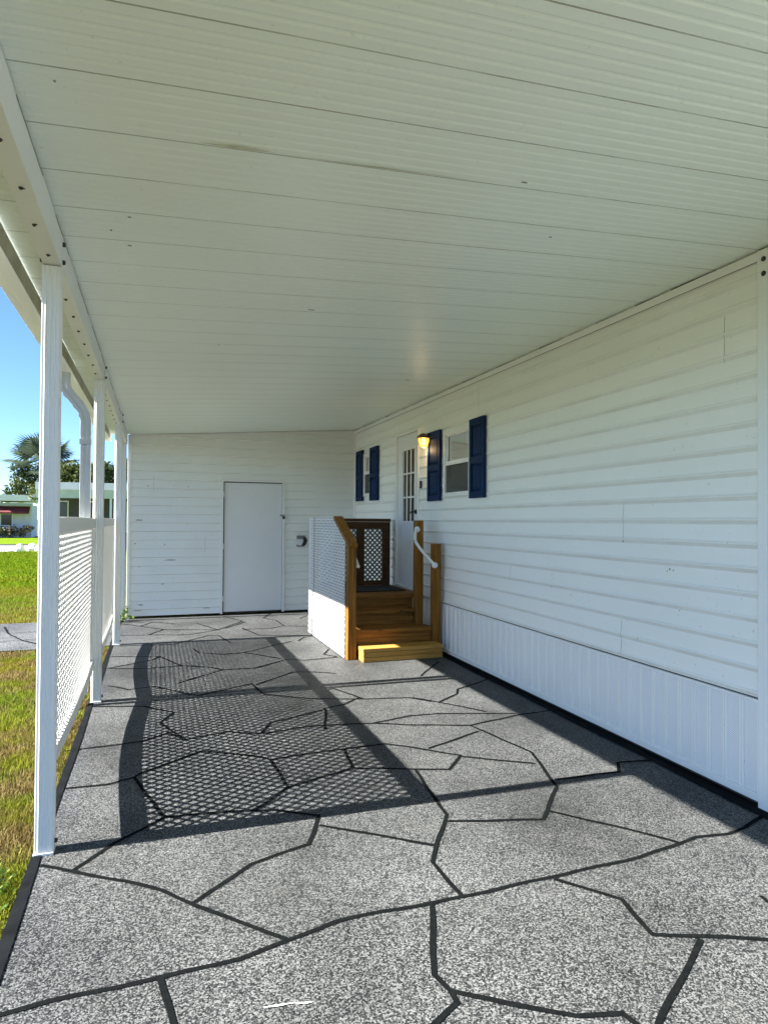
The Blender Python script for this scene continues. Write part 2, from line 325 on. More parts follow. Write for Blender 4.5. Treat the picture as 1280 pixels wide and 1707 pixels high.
GROUT = [[(-0.48, 2.17), (-0.42, 2.17), (-0.28, 2.18), (-0.13, 2.18), (0.05, 2.18), (0.28, 2.19), (0.45, 2.23), (0.63, 2.28), (0.81, 2.28), (1.0, 2.27), (1.14, 2.27), (1.55, 2.28), (1.99, 2.29), (2.24, 2.33), (2.36, 2.35), (2.53, 2.33), (2.66, 2.35), (2.83, 2.41)], [(-0.44, 3.04), (-0.33, 2.96), (-0.1, 2.8), (0.04, 2.68), (0.15, 2.55), (0.3, 2.38), (0.45, 2.23)], [(-0.31, 2.96), (-0.16, 3.14), (-0.04, 3.25), (0.05, 3.34), (0.38, 3.3), (0.58, 3.24), (0.77, 3.12), (0.66, 2.86), (0.39, 2.77), (0.15, 2.56)], [(-0.1, 3.9), (0.05, 3.34)], [(0.75, 3.02), (0.91, 2.89), (1.19, 2.67)], [(1.44, 3.52), (1.38, 3.06), (1.37, 2.93), (1.24, 2.73), (1.12, 2.54), (1.13, 2.27)], [(1.0, 2.27), (0.85, 1.91), (0.87, 1.83), (0.87, 1.78), (0.77, 1.72), (0.67, 1.64)], [(0.87, 1.83), (1.02, 1.72), (1.18, 1.62), (1.31, 1.58), (1.32, 1.53), (1.31, 1.46)], [(1.54, 2.26), (1.7, 2.06), (1.66, 1.85), (2.04, 1.69), (2.22, 1.58)], [(1.8, 1.77), (1.39, 1.52), (1.29, 1.45)], [(0.03, 2.17), (0.06, 1.97), (0.08, 1.87)], [(2.23, 1.9), (2.21, 1.8), (2.14, 1.66)], [(1.87, 2.8), (2.07, 2.57), (2.25, 2.34)], [(2.12, 4.15), (2.24, 3.54), (2.08, 3.04), (1.79, 2.73), (1.34, 2.86)], [(1.1, 3.65), (1.44, 3.52), (1.63, 3.45), (1.79, 3.64), (1.54, 3.88), (1.42, 3.98)], [(1.78, 3.62), (2.16, 3.37)], [(2.11, 4.01), (1.65, 3.81)], [(1.48, 4.41), (1.7, 4.3), (2.12, 4.15), (2.16, 4.16), (2.58, 4.26), (2.94, 4.29)], [(1.48, 4.41), (1.78, 4.49), (2.02, 4.48), (2.57, 4.3)], [(2.0, 4.95), (2.21, 4.68), (2.39, 4.4)], [(2.15, 4.76), (2.4, 4.94), (2.47, 5.08), (2.71, 5.2), (2.95, 5.35)], [(2.35, 5.62), (2.77, 6.14)], [(2.13, 3.13), (2.55, 3.11), (2.64, 3.23), (2.89, 3.19)], [(-0.52, 4.48), (-0.28, 4.5), (-0.07, 4.52), (0.09, 4.65), (0.2, 4.47), (0.48, 4.55), (0.68, 4.43), (1.05, 4.49), (1.48, 4.41)], [(-0.45, 3.86), (-0.23, 3.85), (-0.1, 3.9), (-0.06, 3.97), (0.29, 4.22), (0.62, 4.0), (0.67, 3.93), (0.69, 3.5), (1.1, 3.65), (1.14, 3.97), (1.42, 3.98)], [(0.69, 3.5), (0.51, 3.31), (0.47, 3.28)], [(0.04, 4.89), (0.19, 4.48)], [(0.04, 4.89), (0.14, 5.13), (-0.08, 5.36), (-0.47, 5.49)], [(0.67, 3.93), (0.93, 3.97), (1.14, 3.97)], [(1.23, 4.87), (1.24, 4.83), (1.12, 4.4), (1.13, 4.38)], [(1.23, 4.87), (1.4, 4.93), (1.58, 5.08)], [(1.41, 5.41), (1.46, 5.42), (1.61, 5.03), (1.97, 4.96), (2.1, 4.79)], [(-0.38, 6.13), (-0.21, 5.93), (-0.0, 5.97), (0.34, 5.55), (0.81, 5.81), (0.86, 5.42)], [(0.86, 5.42), (1.21, 5.17), (1.6, 5.03)], [(0.68, 4.43), (0.79, 4.65), (1.22, 4.84)], [(-0.44, 7.5), (-0.15, 7.39), (0.05, 7.33), (0.25, 6.78), (0.52, 6.62), (0.62, 6.46), (0.94, 6.44), (1.3, 6.76), (1.47, 6.66), (1.83, 6.7)], [(0.05, 7.33), (-0.02, 7.18), (-0.43, 6.88)], [(-0.43, 6.88), (-0.1, 6.76), (0.25, 6.78)], [(0.19, 6.02), (0.62, 6.46)], [(0.84, 5.75), (1.25, 6.14), (1.45, 6.08), (1.62, 5.95)], [(0.41, 7.69), (0.45, 7.42), (0.69, 7.24), (0.92, 7.27)], [(0.92, 7.27), (1.24, 6.83)], [(0.92, 7.27), (1.54, 7.8)], [(1.83, 6.7), (1.73, 6.91), (1.85, 7.17)], [(0.75, 8.5), (0.84, 7.94)], [(0.2, 8.04), (0.63, 8.54), (0.75, 8.5)], [(-0.38, 8.13), (0.2, 8.04)], [(-0.19, 9.61), (-0.03, 9.96), (0.26, 9.69)], [(-0.47, 9.95), (-0.19, 9.61), (0.12, 9.2), (0.78, 8.97), (1.18, 9.66), (0.97, 10.25)], [(-0.08, 8.83), (0.1, 9.21)], [(-0.41, 8.89), (-0.08, 8.83), (0.4, 8.68), (0.78, 8.97)], [(0.55, 9.64), (0.78, 8.97)], [(1.21, 9.58), (0.88, 9.05)], [(1.1, 9.01), (1.24, 8.35)], [(1.24, 8.35), (1.86, 8.16)], [(1.09, 8.91), (1.46, 8.87), (1.67, 9.04), (1.65, 9.61), (1.51, 9.89), (1.71, 10.4)], [(1.67, 9.04), (1.98, 8.9)], [(2.01, 9.65), (2.23, 10.04)], [(1.63, 7.81), (1.75, 8.06), (1.85, 8.09)]]
EXTRA = [[(-.45, 1.55), (.06, 1.60), (.45, 1.35), (.67, 1.64)], [(.45, 1.35), (.5, .8), (.1, .45), (-.45, .5)], [(1.31, 1.46), (1.2, .95), (.5, .8)], [(1.2, .95), (1.9, .7), (2.6, .95), (2.85, .9)], [(2.14, 1.66), (2.5, 1.4), (2.85, 1.45)], [(1.9, .7), (1.75, .1), (.9, -.1), (.1, .45)], [(2.04, 1.69), (2.22, 1.58)], [(1.75, .1), (2.85, -.3)], [(.9, -.1), (.7, -1.2), (-.45, -1.5)], [(.7, -1.2), (2.85, -1.6)],
 [(-1.1, 8.3), (-1.5, 8.9), (-2.4, 8.8), (-3.2, 9.3), (-5, 9.0)], [(-.6, 9.1), (-1.5, 8.9)], [(-2.4, 8.8), (-2.7, 8.2)], [(-1.9, 10.1), (-1.75, 9.5), (-1.5, 8.9)], [(-3.2, 9.3), (-3.4, 10.1)], [(-1.75, 9.5), (-.6, 9.7)]]
g = MB()
fy = lambda y: y if y < 6 else 6+(y-6)*.94
for i, L in enumerate(GROUT+EXTRA):
    # densify and wobble slightly: the tape lines are not ruler straight
    Q = []
    for (x0, y0), (x1, y1) in zip(L, L[1:]):
        k = max(1, int(math.hypot(x1-x0, y1-y0)/.05))
        Q += [(x0+(x1-x0)*j/k, y0+(y1-y0)*j/k) for j in range(k)]
    Q.append(L[-1])
    Q = [(x+.0022*math.sin(y*21+i), fy(y)+.0028*math.sin(x*19+i*2)) for x, y in Q]
    Q = [(min(x, wallx(y)-.06), y) for x, y in Q]
    strip(g, Q, .0195, .003+i*.00002)
tag(g.build('driveway_joint_lines', M['jointpaint']), kind='structure')
g = MB()
n = 60; ys = [-6+(16.1)*i/n for i in range(n+1)]
g.add([(-.489, y, .0055) for y in ys]+[(-.449+.004*math.sin(y*3.1), y, .0055) for y in ys], [(i, n+1+i, n+2+i, i+1) for i in range(n)])
g.add([(wallx(y)-.098+.006*math.sin(y*4.3), y, .0056) for y in ys]+[(wallx(y)+.03, y, .0056) for y in ys], [(i, n+1+i, n+2+i, i+1) for i in range(n)])
tag(g.build('driveway_border_bands', M['border']), kind='structure')
g = MB()
for (x, y, a, w) in ((.36, 1.94, -.12, .10), (.43, 1.925, -.2, .05)):
    k = 14; g.add([(x+w*(math.cos(2*math.pi*i/k)*math.cos(a)*.5)+.004*random.random(), y+w*.5*math.cos(2*math.pi*i/k)*math.sin(a)+.0035*math.sin(2*math.pi*i/k)*(.4+random.random()), .004) for i in range(k)], [tuple(range(k))])
tag(g.build('driveway_paint_smear', M['stone']), kind='structure')
g = MB(); g.prism([(-60, 24), (-12, 27), (-8, 30.2), (-6.4, 33), (-5.9, 36), (-6.6, 40.5), (-60, 44)], lambda u, v, w: (u, v, w), -.2, -.03)
tag(g.build('street', M['asphalt']), kind='structure')
g = MB(); g.prism([(-60, 44.0), (-6.6, 40.5), (-6.6, 40.75), (-60, 44.25)], lambda u, v, w: (u, v, w), -.2, .04)
tag(g.build('street_kerb', plain('kerb_concrete', (.10, .10, .10), .9)), kind='structure')

# ------------------------------------------------------------------ siding builder
PITCH = .1276
def prof_house(t):   # outward offset at height t inside a course
    pts = [(0, .0005), (.021, .0110), (.025, .0120), (.029, .0110), (.034, .0050), (.040, .0035), (PITCH, .0005)]
    for (a, x), (b, y) in zip(pts, pts[1:]):
        if a <= t <= b: return x+(y-x)*(t-a)/(b-a)
    return 0
BK_H = [0, .021, .025, .029, .034, .040]
def prof_shed(t):
    pts = [(0, .001), (.010, .0165), (.016, .0175), (.022, .014), (PITCH, .001)]
    for (a, x), (b, y) in zip(pts, pts[1:]):
        if a <= t <= b: return x+(y-x)*(t-a)/(b-a)
    return 0
BK_S = [0, .010, .016, .022]
def siding(mb, rects, zbase, prof, bks, fn, gr):
    for ya, yb, za, zb in rects:
        zs = {za, zb}; k = int((za-zbase)/PITCH)-1
        while zbase+k*PITCH < zb:
            for b in bks:
                z = zbase+k*PITCH+b
                if za < z < zb: zs.add(z)
            k += 1
        zs = sorted(zs); m = max(1, int((yb-ya)/.5)); cols = [ya+(yb-ya)*i/m for i in range(m+1)]
        v = []
        for z in zs:
            t = (z-zbase) % PITCH; kk = int((z-zbase)//PITCH)
            for y in cols:
                wob = .0016*math.sin(y*1.7+kk*1.3)+.001*math.sin(y*4.1+kk*2.9)   # oil-canning
                v.append(fn(y, z, prof(t)+wob))
        w = len(cols); o_ = len(mb.v); mb.v += v
        for i in range(len(zs)-1):
            tm = (((zs[i]+zs[i+1])/2)-zbase) % PITCH
            for j in range(w-1): mb.f.append((o_+i*w+j, o_+i*w+j+1, o_+(i+1)*w+j+1, o_+(i+1)*w+j)); mb.mi.append(2 if tm < gr else 0)  # underside of each lap takes the painted shade material
def cut(y0, y1, z0, z1, holes):
    ys = sorted({y0, y1, *[h[0] for h in holes], *[h[1] for h in holes]}); out = []
    for a, b in zip(ys, ys[1:]):
        z = z0
        for h in sorted([h for h in holes if h[0] < (a+b)/2 < h[1]], key=lambda h: h[2]):
            if h[2] > z: out.append((a, b, z, h[2]))
            z = h[3]
        if z < z1: out.append((a, b, z, z1))
    return out

# ------------------------------------------------------------------ the mobile home (local x into the house, y along its wall)
home = thing('mobile_home', 'long white mobile home with ribbed metal siding, navy shutters and perforated skirting', 'house', (2.935, 2.5, 0), -.01634)
D0, D1, DZ0, DZ1 = 4.79, 5.57, .615, 2.575           # entry door opening
WA0, WA1, WAZ0, WAZ1 = 3.345, 3.99, 1.735, 2.425      # near window
WB0, WB1, WBZ0, WBZ1 = 6.74, 7.07, 1.845, 2.48       # far window
ZB = .552
g = MB()
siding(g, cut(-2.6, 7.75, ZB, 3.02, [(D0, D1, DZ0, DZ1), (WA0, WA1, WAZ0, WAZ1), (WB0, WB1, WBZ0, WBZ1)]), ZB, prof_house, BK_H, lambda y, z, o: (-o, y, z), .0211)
for (y, za, zb) in ((.22, 2.33, 2.59), (1.05, 1.33, 1.575), (1.07, .575, .80), (3.19, 2.56, 2.80), (4.36, .58, .70), (2.55, .94, 1.06)):   # ends of sheets lapping over each other
    for k in range(12):
        a = za+(zb-za)*k/12; b = za+(zb-za)*(k+1)/12
        oa, ob = prof_house((a-ZB) % PITCH)+.0035, prof_house((b-ZB) % PITCH)+.0035
        g.add([(-oa, y-.0013, a), (-oa, y+.0013, a), (-ob, y+.0013, b), (-ob, y-.0013, b)], [(0, 1, 2, 3)], 1)
for (y, z, r) in ((.60, 1.165, .006), (.63, 1.17, .008), (.65, 1.158, .005), (1.05, 1.325, .007), (.9, .705, .005), (.55, .93, .005), (1.9, .94, .006), (1.75, .95, .005), (2.2, 2.86, .008), (2.21, 2.845, .007)):
    k = 6; o = prof_house((z-ZB) % PITCH)+.004
    g.add([(-o, y+r*math.cos(i*1.047), z+r*.8*math.sin(i*1.047)) for i in range(k)], [tuple(range(k))], 1)
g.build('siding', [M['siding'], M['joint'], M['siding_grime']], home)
g = MB()   # rest of the shell: ends, far side, floor, roof
g.box(.02, .10, 7.75, 7.80, .1, 3.0); g.box(.02, 4.2, -2.6, -2.55, .1, 3.0); g.box(.02, 4.2, 7.80, 7.86, .1, 3.0); g.box(4.2, 4.26, -2.6, 7.86, .1, 3.0)
g.prism([(-.02, 3.03), (2.1, 3.45), (4.5, 3.03), (4.5, 2.98), (-.02, 2.98)], lambda u, v, w: (u, w, v), -2.75, 7.95)
g.build('shell', M['wallwhite'], home)
g = MB(); g.box(.05, 4.19, -2.54, 7.74, .45, .52); g.box(1.7, 1.75, -2.54, 7.74, .53, 2.97); g.build('room_interior', M['interior'], home)
# eave trim under the carport pans
g = MB()
for i in range(20):
    a, b = -2.0+9.66*i/20, -2.0+9.66*(i+1)/20
    za, zb_ = zr(a+2.5)-.012, zr(b+2.5)-.012
    g.prism([(-.024, 0), (.0, 0), (.0, -.045), (-.017, -.045)], lambda u, v, w, a=a, b=b, za=za, zb_=zb_: (u, a if w == 0 else b, (za if w == 0 else zb_)+v), 0, 1)
g.build('eave_trim', M['trim'], home)
for i in range(24):   # shade of the open joint above the trim, painted as dark strips
    a = -1.2+8.8*i/24; b = a+.366*random.uniform(.75, .999); g = MB(); h_ = random.uniform(.004, .011)
    za = lambda y_: zr(y_+2.5)
    g.add([(-.015, a, za(a)-.0105), (-.015, b, za(b)-.0105), (-.015, b, za(b)-.0105+h_), (-.015, a, za(a)-.0105+h_*.5)], [(0, 1, 2, 3)]); g.build('joint_grime', M['dirt'], home)
g = MB(); g.add([(-.0185, -1.2, zr(1.3)-.0625), (-.0185, 7.6, zr(10.1)-.0625), (-.0175, 7.6, zr(10.1)-.0565), (-.0175, -1.2, zr(1.3)-.0565)], [(0, 1, 2, 3)]); g.build('trim_joint', M['joint'], home)  # shade line below the trim, painted as a dark strip
g = MB(); g.box(-.020, .0, 7.60, 7.655, .06, 2.90); g.build('corner_trim', M['trim'], home)
# skirting: broad perforated flats between narrow raised ribs
g = MB(); y = -2.6; SZ0, SZ1 = .062, .535
while y < 7.6:
    v = [(-.004, y), (-.004, y+.078), (-.012, y+.081), (-.012, y+.090), (-.006, y+.0915), (-.006, y+.0945), (-.012, y+.096), (-.012, y+.105), (-.004, y+.109)]
    if D0-.2 < y < -99: pass
    pts = [(x, yy, z) for z in (SZ0, SZ1) for x, yy in v]; k = len(v)
    g.add(pts, [(0, 1, k+1, k)], 0); g.add(pts, [(i, i+1, k+i+1, k+i) for i in range(1, k-1)], 1)
    y += .109
g.build('skirting', [M['perf'], M['siding']], home)
g = MB(); g.box(-.018, .01, -2.6, 7.6, .025, .066); g.build('skirting_bottom_rail', M['trim'], home, bevel=.003)
g = MB(); g.box(-.014, .01, -2.6, 7.6, .533, .545); g.build('skirting_top_rail', M['trim'], home)
g = MB(); g.box(.004, .02, -2.6, 7.6, .0, .56); g.build('skirting_backing', M['dirt'], home)
# entry door
g = MB(); fx = -.022
g.box(fx, .05, D0-.022, D0+.012, DZ0-.02, DZ1+.02); g.box(fx, .05, D1-.012, D1+.022, DZ0-.02, DZ1+.02); g.box(fx, .05, D0+.012, D1-.012, DZ1-.012, DZ1+.02); g.box(-.03, .05, D0+.012, D1-.012, DZ0-.02, DZ0+.012)
g.build('door_frame', M['trim'], home, bevel=.003)
GY0, GY1, GZ0, GZ1 = 4.925, 5.345, 1.455, 2.36
g = MB()
a, b, z0, z1 = D0+.016, D1-.016, DZ0+.014, DZ1-.016
for r in ((a, GY0, z0, z1), (GY1, b, z0, z1), (GY0, GY1, z0, GZ0), (GY0, GY1, GZ1, z1)): g.box(.004, .044, *r)
door = g.build('entry_door', M['door_paint'], home)
g = MB(); w = .028
g.box(-.010, .004, GY0-w, GY0, GZ0-w, GZ1+w); g.box(-.010, .004, GY1, GY1+w, GZ0-w, GZ1+w); g.box(-.010, .004, GY0, GY1, GZ0-w, GZ0); g.box(-.010, .004, GY0, GY1, GZ1, GZ1+w)
for k in (1, 2): yy = GY0+(GY1-GY0)*k/3; g.box(-.006, .006, yy-.011, yy+.011, GZ0, GZ1)
for k in (1, 2): zz = GZ0+(GZ1-GZ0)*k/3; g.box(-.0065, .0065, GY0, GY1, zz-.011, zz+.011)
g.build('window_grid', M['trim'], door, bevel=.002)
g = MB(); g.box(.014, .018, GY0, GY1, GZ0, GZ1); g.build('door_glass', M['darkglass'], door)
g = MB(); g.tube([(.004, D0+.095, 1.57), (-.006, D0+.095, 1.57), (-.012, D0+.095, 1.57)], [.03, .03, .026], 14); g.tube([(-.012, D0+.095, 1.57), (-.045, D0+.095, 1.57), (-.052, D0+.10, 1.57), (-.052, D0+.19, 1.555)], [.011, .011, .011, .008], 8)
g.build('door_handle', M['black'], door, smooth=True)
# windows
def window(y0, y1, z0, z1, mid, curt):
    f = MB(); w = .03
    f.box(-.026, .03, y0-.012, y0+w, z0-.012, z1+.012); f.box(-.026, .03, y1-w, y1+.012, z0-.012, z1+.012); f.box(-.026, .03, y0+w, y1-w, z1-w, z1+.012); f.box(-.030, .03, y0+w, y1-w, z0-.012, z0+w)
    fr = f.build('window', M['trim'], home, bevel=.003)
    s = MB(); s.box(-.012, .012, y0+w, y1-w, mid-.022, mid+.022); s.box(-.004, .012, y0+w, y0+w+.02, mid+.022, z1-w); s.box(-.004, .012, y1-w-.02, y1-w, mid+.022, z1-w); s.box(-.004, .012, y0+w+.02, y1-w-.02, z1-w-.018, z1-w)
    s.build('sash', M['vinyl'], fr, bevel=.002)
    p = MB(); p.add([(.016, y0+w, z0+w), (.016, y1-w, z0+w), (.016, y1-w, z1-w), (.016, y0+w, z1-w)], [(0, 1, 2, 3)]); p.build('pane', M['glass'], fr)
    p = MB(); p.add([(-.006, y0+w, z0+w), (-.006, y1-w, z0+w), (-.006, y1-w, mid-.022), (-.006, y0+w, mid-.022)], [(0, 1, 2, 3)]); p.build('insect_screen', M['screen'], fr)
    c = MB(); k = 60
    def cur(ya, yb, za, zb, ph):
        ys = [ya+(yb-ya)*i/k for i in range(k+1)]
        c.add([(.05+.024*math.sin(i*.95+ph)+.006*math.sin(i*.37), yy, z) for z in (za, zb) for i, yy in enumerate(ys)], [(i, i+1, k+2+i, k+1+i) for i in range(k)])
    for q in curt: cur(*q)
    c.build('curtain', M['curtain'], fr, smooth=True)
window(WA0, WA1, WAZ0, WAZ1, 2.085, [(3.35, 3.99, 2.30, 2.42, 0), (3.56, 3.985, 2.05, 2.30, 1), (3.35, 3.50, 2.18, 2.30, 2)])
window(WB0, WB1, WBZ0, WBZ1, 2.19, [(6.74, 7.07, 2.2, 2.48, 0)])
def shutter(y0, y1, z0, z1):
    g = MB(); x0, x1 = -.042, -.012; e = .045; zm = (z0+z1)/2-.02
    g.box(x1-.012, x1, y0, y1, z0, z1)
    for r in ((y0, y0+e, z0, z1), (y1-e, y1, z0, z1), (y0+e, y1-e, z0, z0+.06), (y0+e, y1-e, zm-.035, zm+.035), (y0+e, y1-e, z1-.06, z1)): g.box(x0, x1-.012, *r)
    o = g.build('shutter', M['shutter'], home)
    p = MB()
    for za, zb in ((z0+.06, zm-.035), (zm+.035, z1-.06)):
        a, b, i = y0+e+.006, y1-e-.006, .026; za += .006; zb -= .006
        v = [(x1-.010, a, za), (x1-.010, b, za), (x1-.010, b, zb), (x1-.010, a, zb), (x0+.004, a+i, za+i), (x0+.004, b-i, za+i), (x0+.004, b-i, zb-i), (x0+.004, a+i, zb-i)]
        p.add(v, [(0, 1, 5, 4), (1, 2, 6, 5), (2, 3, 7, 6), (3, 0, 4, 7), (4, 5, 6, 7)])
    p.build('raised_panel', M['shutter'], o)
    return o
shutter(3.015, 3.325, 1.685, 2.472); shutter(4.075, 4.43, 1.685, 2.478); shutter(6.335, 6.71, 1.755, 2.545); shutter(7.10, 7.455, 1.765, 2.558)

# wall lamp and doorbell: things fixed to the wall
def homept(x, y, z): return home_mw @ Vector((x, y, z))
home_mw = Matrix.Translation((2.935, 2.5, 0)) @ Matrix.Rotation(-.01634, 4, 'Z')
lamp = thing('wall_lamp', 'lit amber glass porch lamp with dark cap on the wall beside the entry door', 'lamp', homept(0, 4.42, 2.372), -.01634)
g = MB(); g.tube([(-.004, 0, .03), (-.022, 0, .03)], [.055, .05], 16); g.tube([(-.02, 0, .03), (-.05, 0, .055), (-.085, 0, .075)], .012, 8); g.build('bracket', M['bronze'], lamp, smooth=True)
g = MB(); g.tube([(-.09, 0, .045), (-.09, 0, .062), (-.09, 0, .078), (-.09, 0, .095), (-.09, 0, .102)], [.078, .084, .062, .035, .012], 8); g.build('lamp_cap', M['bronze'], lamp)
g = MB(); g.tube([(-.09, 0, .044), (-.09, 0, .02), (-.09, 0, -.02), (-.09, 0, -.052), (-.09, 0, -.064)], [.066, .07, .06, .045, .02], 16); g.build('glass_shade', M['lampglass'], lamp, smooth=True)
g = MB(); g.tube([(-.09, 0, .04), (-.09, 0, .015), (-.09, 0, -.012), (-.09, 0, -.028)], [.012, .022, .025, .01], 12); g.build('bulb', M['bulb'], lamp, smooth=True)
g = MB()
for k in range(8):
    a = k*math.pi/4; g.tube([(-.09+.074*math.cos(a), .074*math.sin(a), .044), (-.09+.064*math.cos(a), .064*math.sin(a), -.02), (-.09+.03*math.cos(a), .03*math.sin(a), -.06)], .0035, 5)
g.build('lamp_cage', M['bronze'], lamp)
bell = thing('doorbell', 'small black doorbell push on the wall between door and blue shutter', 'doorbell', homept(-.012, 4.675, 1.893), -.01634)
g = MB(); g.box(-.022, .0, -.022, .022, -.045, .045); g.build('housing', M['black'], bell, bevel=.006)
g = MB(); g.tube([(-.022, 0, -.012), (-.028, 0, -.012)], [.012, .010], 12); g.build('push_button', M['steel'], bell)
lp = bpy.data.lights.new('lamp_light', 'POINT'); lp.energy = .45; lp.color = (1, .66, .30); lp.shadow_soft_size = .03
lo = bpy.data.objects.new('lamp_light', lp); C.objects.link(lo); lo.parent = lamp; lo.location = (-.09, 0, -.09)

# ------------------------------------------------------------------ shed closing the far end
SY = 10.15
shed = thing('shed', 'white lap sided shed with a plain door closing the far end of the carport', 'shed', (0, SY, 0))
SD0, SD1, SDZ0, SDZ1 = .965, 1.875, .045, 2.045
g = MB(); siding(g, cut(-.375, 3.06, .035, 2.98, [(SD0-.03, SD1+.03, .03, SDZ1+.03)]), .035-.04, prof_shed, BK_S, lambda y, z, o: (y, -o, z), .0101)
for (x, z, w) in ((-.22, 1.44, .05), (-.26, 1.445, .03), (-.2, .20, .05), (.45, 1.95, .012), (.72, .12, .07), (-.12, 1.95, .02), (.12, 1.08, .02), (-.29, 1.1, .02), (.2, .85, .12), (.1, .5, .03), (-.25, .12, .08)):
    k = 10; g.add([(x+w*math.cos(i*.628)*(.5+.5*random.random()), -.0200, z+.012*math.sin(i*.628)*(.4+random.random())) for i in range(k)], [tuple(range(k))], 1)
for (x, za, zb) in ((-.04, 1.87, 2.10), (.70, .95, 1.2), (2.4, 1.3, 1.42)): g.add([(x-.002, -.0190, za), (x+.002, -.0190, za), (x+.002, -.0190, zb), (x-.002, -.0190, zb)], [(0, 1, 2, 3)], 1)
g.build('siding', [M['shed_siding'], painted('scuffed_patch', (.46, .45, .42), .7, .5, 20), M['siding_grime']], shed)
g = MB(); g.box(-.37, -.32, .05, 3.2, .0, 2.95); g.box(-.32, 4.6, 3.15, 3.2, 0, 2.95); g.box(4.55, 4.6, .05, 3.15, 0, 2.95); g.box(-.37, 4.6, .05, 3.2, 2.96, 3.02); g.build('shell', M['wallwhite'], shed)
g = MB(); g.box(-.40, -.352, -.022, .05, .0, 2.69); g.build('corner_trim', M['trim'], shed, bevel=.004)
g = MB(); g.box(3.035, 3.062, -.020, .0, .03, 2.92); g.build('corner_bead', M['trim'], shed)
g = MB()
for i in range(12):
    a, b = -.36+3.40*i/12, -.36+3.40*(i+1)/12
    g.prism([(-.02, -.006), (0, -.006), (0, -.036), (-.016, -.036)], lambda u, v, w, a=a, b=b: (a if w == 0 else b, u, zc(a if w == 0 else b, SY)+v), 0, 1)
g.build('ceiling_trim', M['trim'], shed)
g = MB(); e = .034
g.box(SD0-e, SD0, -.032, .03, .02, SDZ1+e); g.box(SD1, SD1+e, -.032, .03, .02, SDZ1+e); g.box(SD0, SD1, -.0318, .03, SDZ1, SDZ1+e); g.build('door_frame', M['trim'], shed, bevel=.003)
g = MB(); g.box(SD0, SD1, .028, .035, .02, SDZ1); g.build('door_shadow_gap', M['dirt'], shed)
g = MB(); g.box(SD0+.018, SD1-.006, .008, .026, SDZ0, SDZ1-.016); sdoor = g.build('shed_door', painted('shed_door_paint', (.76, .77, .77), .5, .16, 1.2, (.5, .5, .47), .02, specks=.4), shed, bevel=.002)
g = MB(); g.box(SD1-.045, SD1+.025, -.030, -.0245, 1.515, 1.545); g.tube([(SD1-.01, -.035, 1.53), (SD1-.01, -.04, 1.50)], .01, 8); g.build('hasp', M['steel'], sdoor)
g = MB(); g.box(SD1-.005, SD1+.03, -.052, -.031, 1.475, 1.515); g.tube([(SD1+.003, -.042, 1.51), (SD1+.003, -.042, 1.54), (SD1+.0125, -.042, 1.548), (SD1+.022, -.042, 1.54), (SD1+.022, -.042, 1.51)], .004, 6); g.build('padlock', M['darkmetal'], sdoor, bevel=.003)
g = MB(); g.tube([(SD1-.04, .004, 1.0), (SD1-.04, -.03, 1.02), (SD1-.04, -.03, 1.12), (SD1-.04, .004, 1.14)], .007, 8); g.build('door_handle', M['aluminium'], sdoor, smooth=True)
for k, z in enumerate((.25, 1.05, 1.85)):
    g = MB(); g.tube([(SD0+.006, -.004, z-.04), (SD0+.006, -.004, z+.04)], .007, 8); g.build('hinge', M['trim'], sdoor)
hk = thing('hose_hanger', 'black curved hose hanger with grey plate on the shed wall beside the stair lattice', 'hose hanger', (2.18, SY-.016, 1.14))
g = MB(); g.box(-.08, .05, -.03, 0, .02, .075); g.build('mounting_plate', M['greyplastic'], hk, bevel=.006)
g = MB(); g.tube([(.045, -.03, .03), (.05, -.06, .0), (.03, -.085, -.05), (-.0, -.1, -.085)], [.028, .032, .03, .022], 10); g.build('hook_arm', M['black'], hk, smooth=True)
g = MB(); g.tube([(-.0, -.1, -.085), (-.05, -.105, -.092), (-.10, -.105, -.08)], [.016, .012, .016], 8); g.build('hook_tip', M['greyplastic'], hk, smooth=True)

# ------------------------------------------------------------------ carport
car = thing('carport', 'white aluminium carport roof of ribbed pans on slim fluted posts', 'carport', (0, 0, 0))
RY0, RY1, RX0 = .45, 10.14, -.645
PW = .29
g = MB(); SK = -.03
segs = []; y = 1.38-4*PW
while y < RY1:
    # one pan: lip groove, then shallow pressed ribs
    segs += [(y-.0028, 0, 1), (y-.0010, .008, 1), (y+.0010, .008, 1), (y+.0028, 0, 0)]
    for k in range(1, 6):
        c = y+PW*k/6; segs += [(c-.010, 0, 0), (c-.0035, .0032, 0), (c+.0035, .0032, 0), (c+.010, 0, 0)]
    y += PW
segs = [s for s in segs if RY0 < s[0] < RY1-.06]; segs = [(RY0, 0, 0)]+segs+[(RY1, 0, 0)]
NX = 7
def xs_at(Y): xr = wallx(Y)-.004; return [RX0+(xr-RX0)*i/NX for i in range(NX+1)]
v = []
for (yy, off, m_) in segs:
    for X in xs_at(yy):
        Y = min(max(yy+SK*(X-1.2)*(1 if RY0 < yy < RY1 else 0), RY0), RY1); v.append((X, Y, zc(X, Y)+off+.002*math.sin(X*2.1+Y*.9)))
w = NX+1; F = []; MI = []
for i in range(len(segs)-1):
    mi = 1 if segs[i][1] > .006 or segs[i+1][1] > .006 else 0
    for j in range(NX): F.append((i*w+j, (i+1)*w+j, (i+1)*w+j+1, i*w+j+1)); MI.append(mi)
g.v = v; g.f = F; g.mi = MI
g.build('roof_pans', [M['ceiling'], M['seam']], car)
g = MB()   # weather side of the roof, 75 mm above
top = []
for i in range(12):
    Y = RY0+(RY1-RY0)*i/11
    for X in (RX0, wallx(Y)-.004): top.append((X, Y, zc(X, Y)+.075))
g.add(top, [(2*i, 2*i+2, 2*i+3, 2*i+1) for i in range(11)])
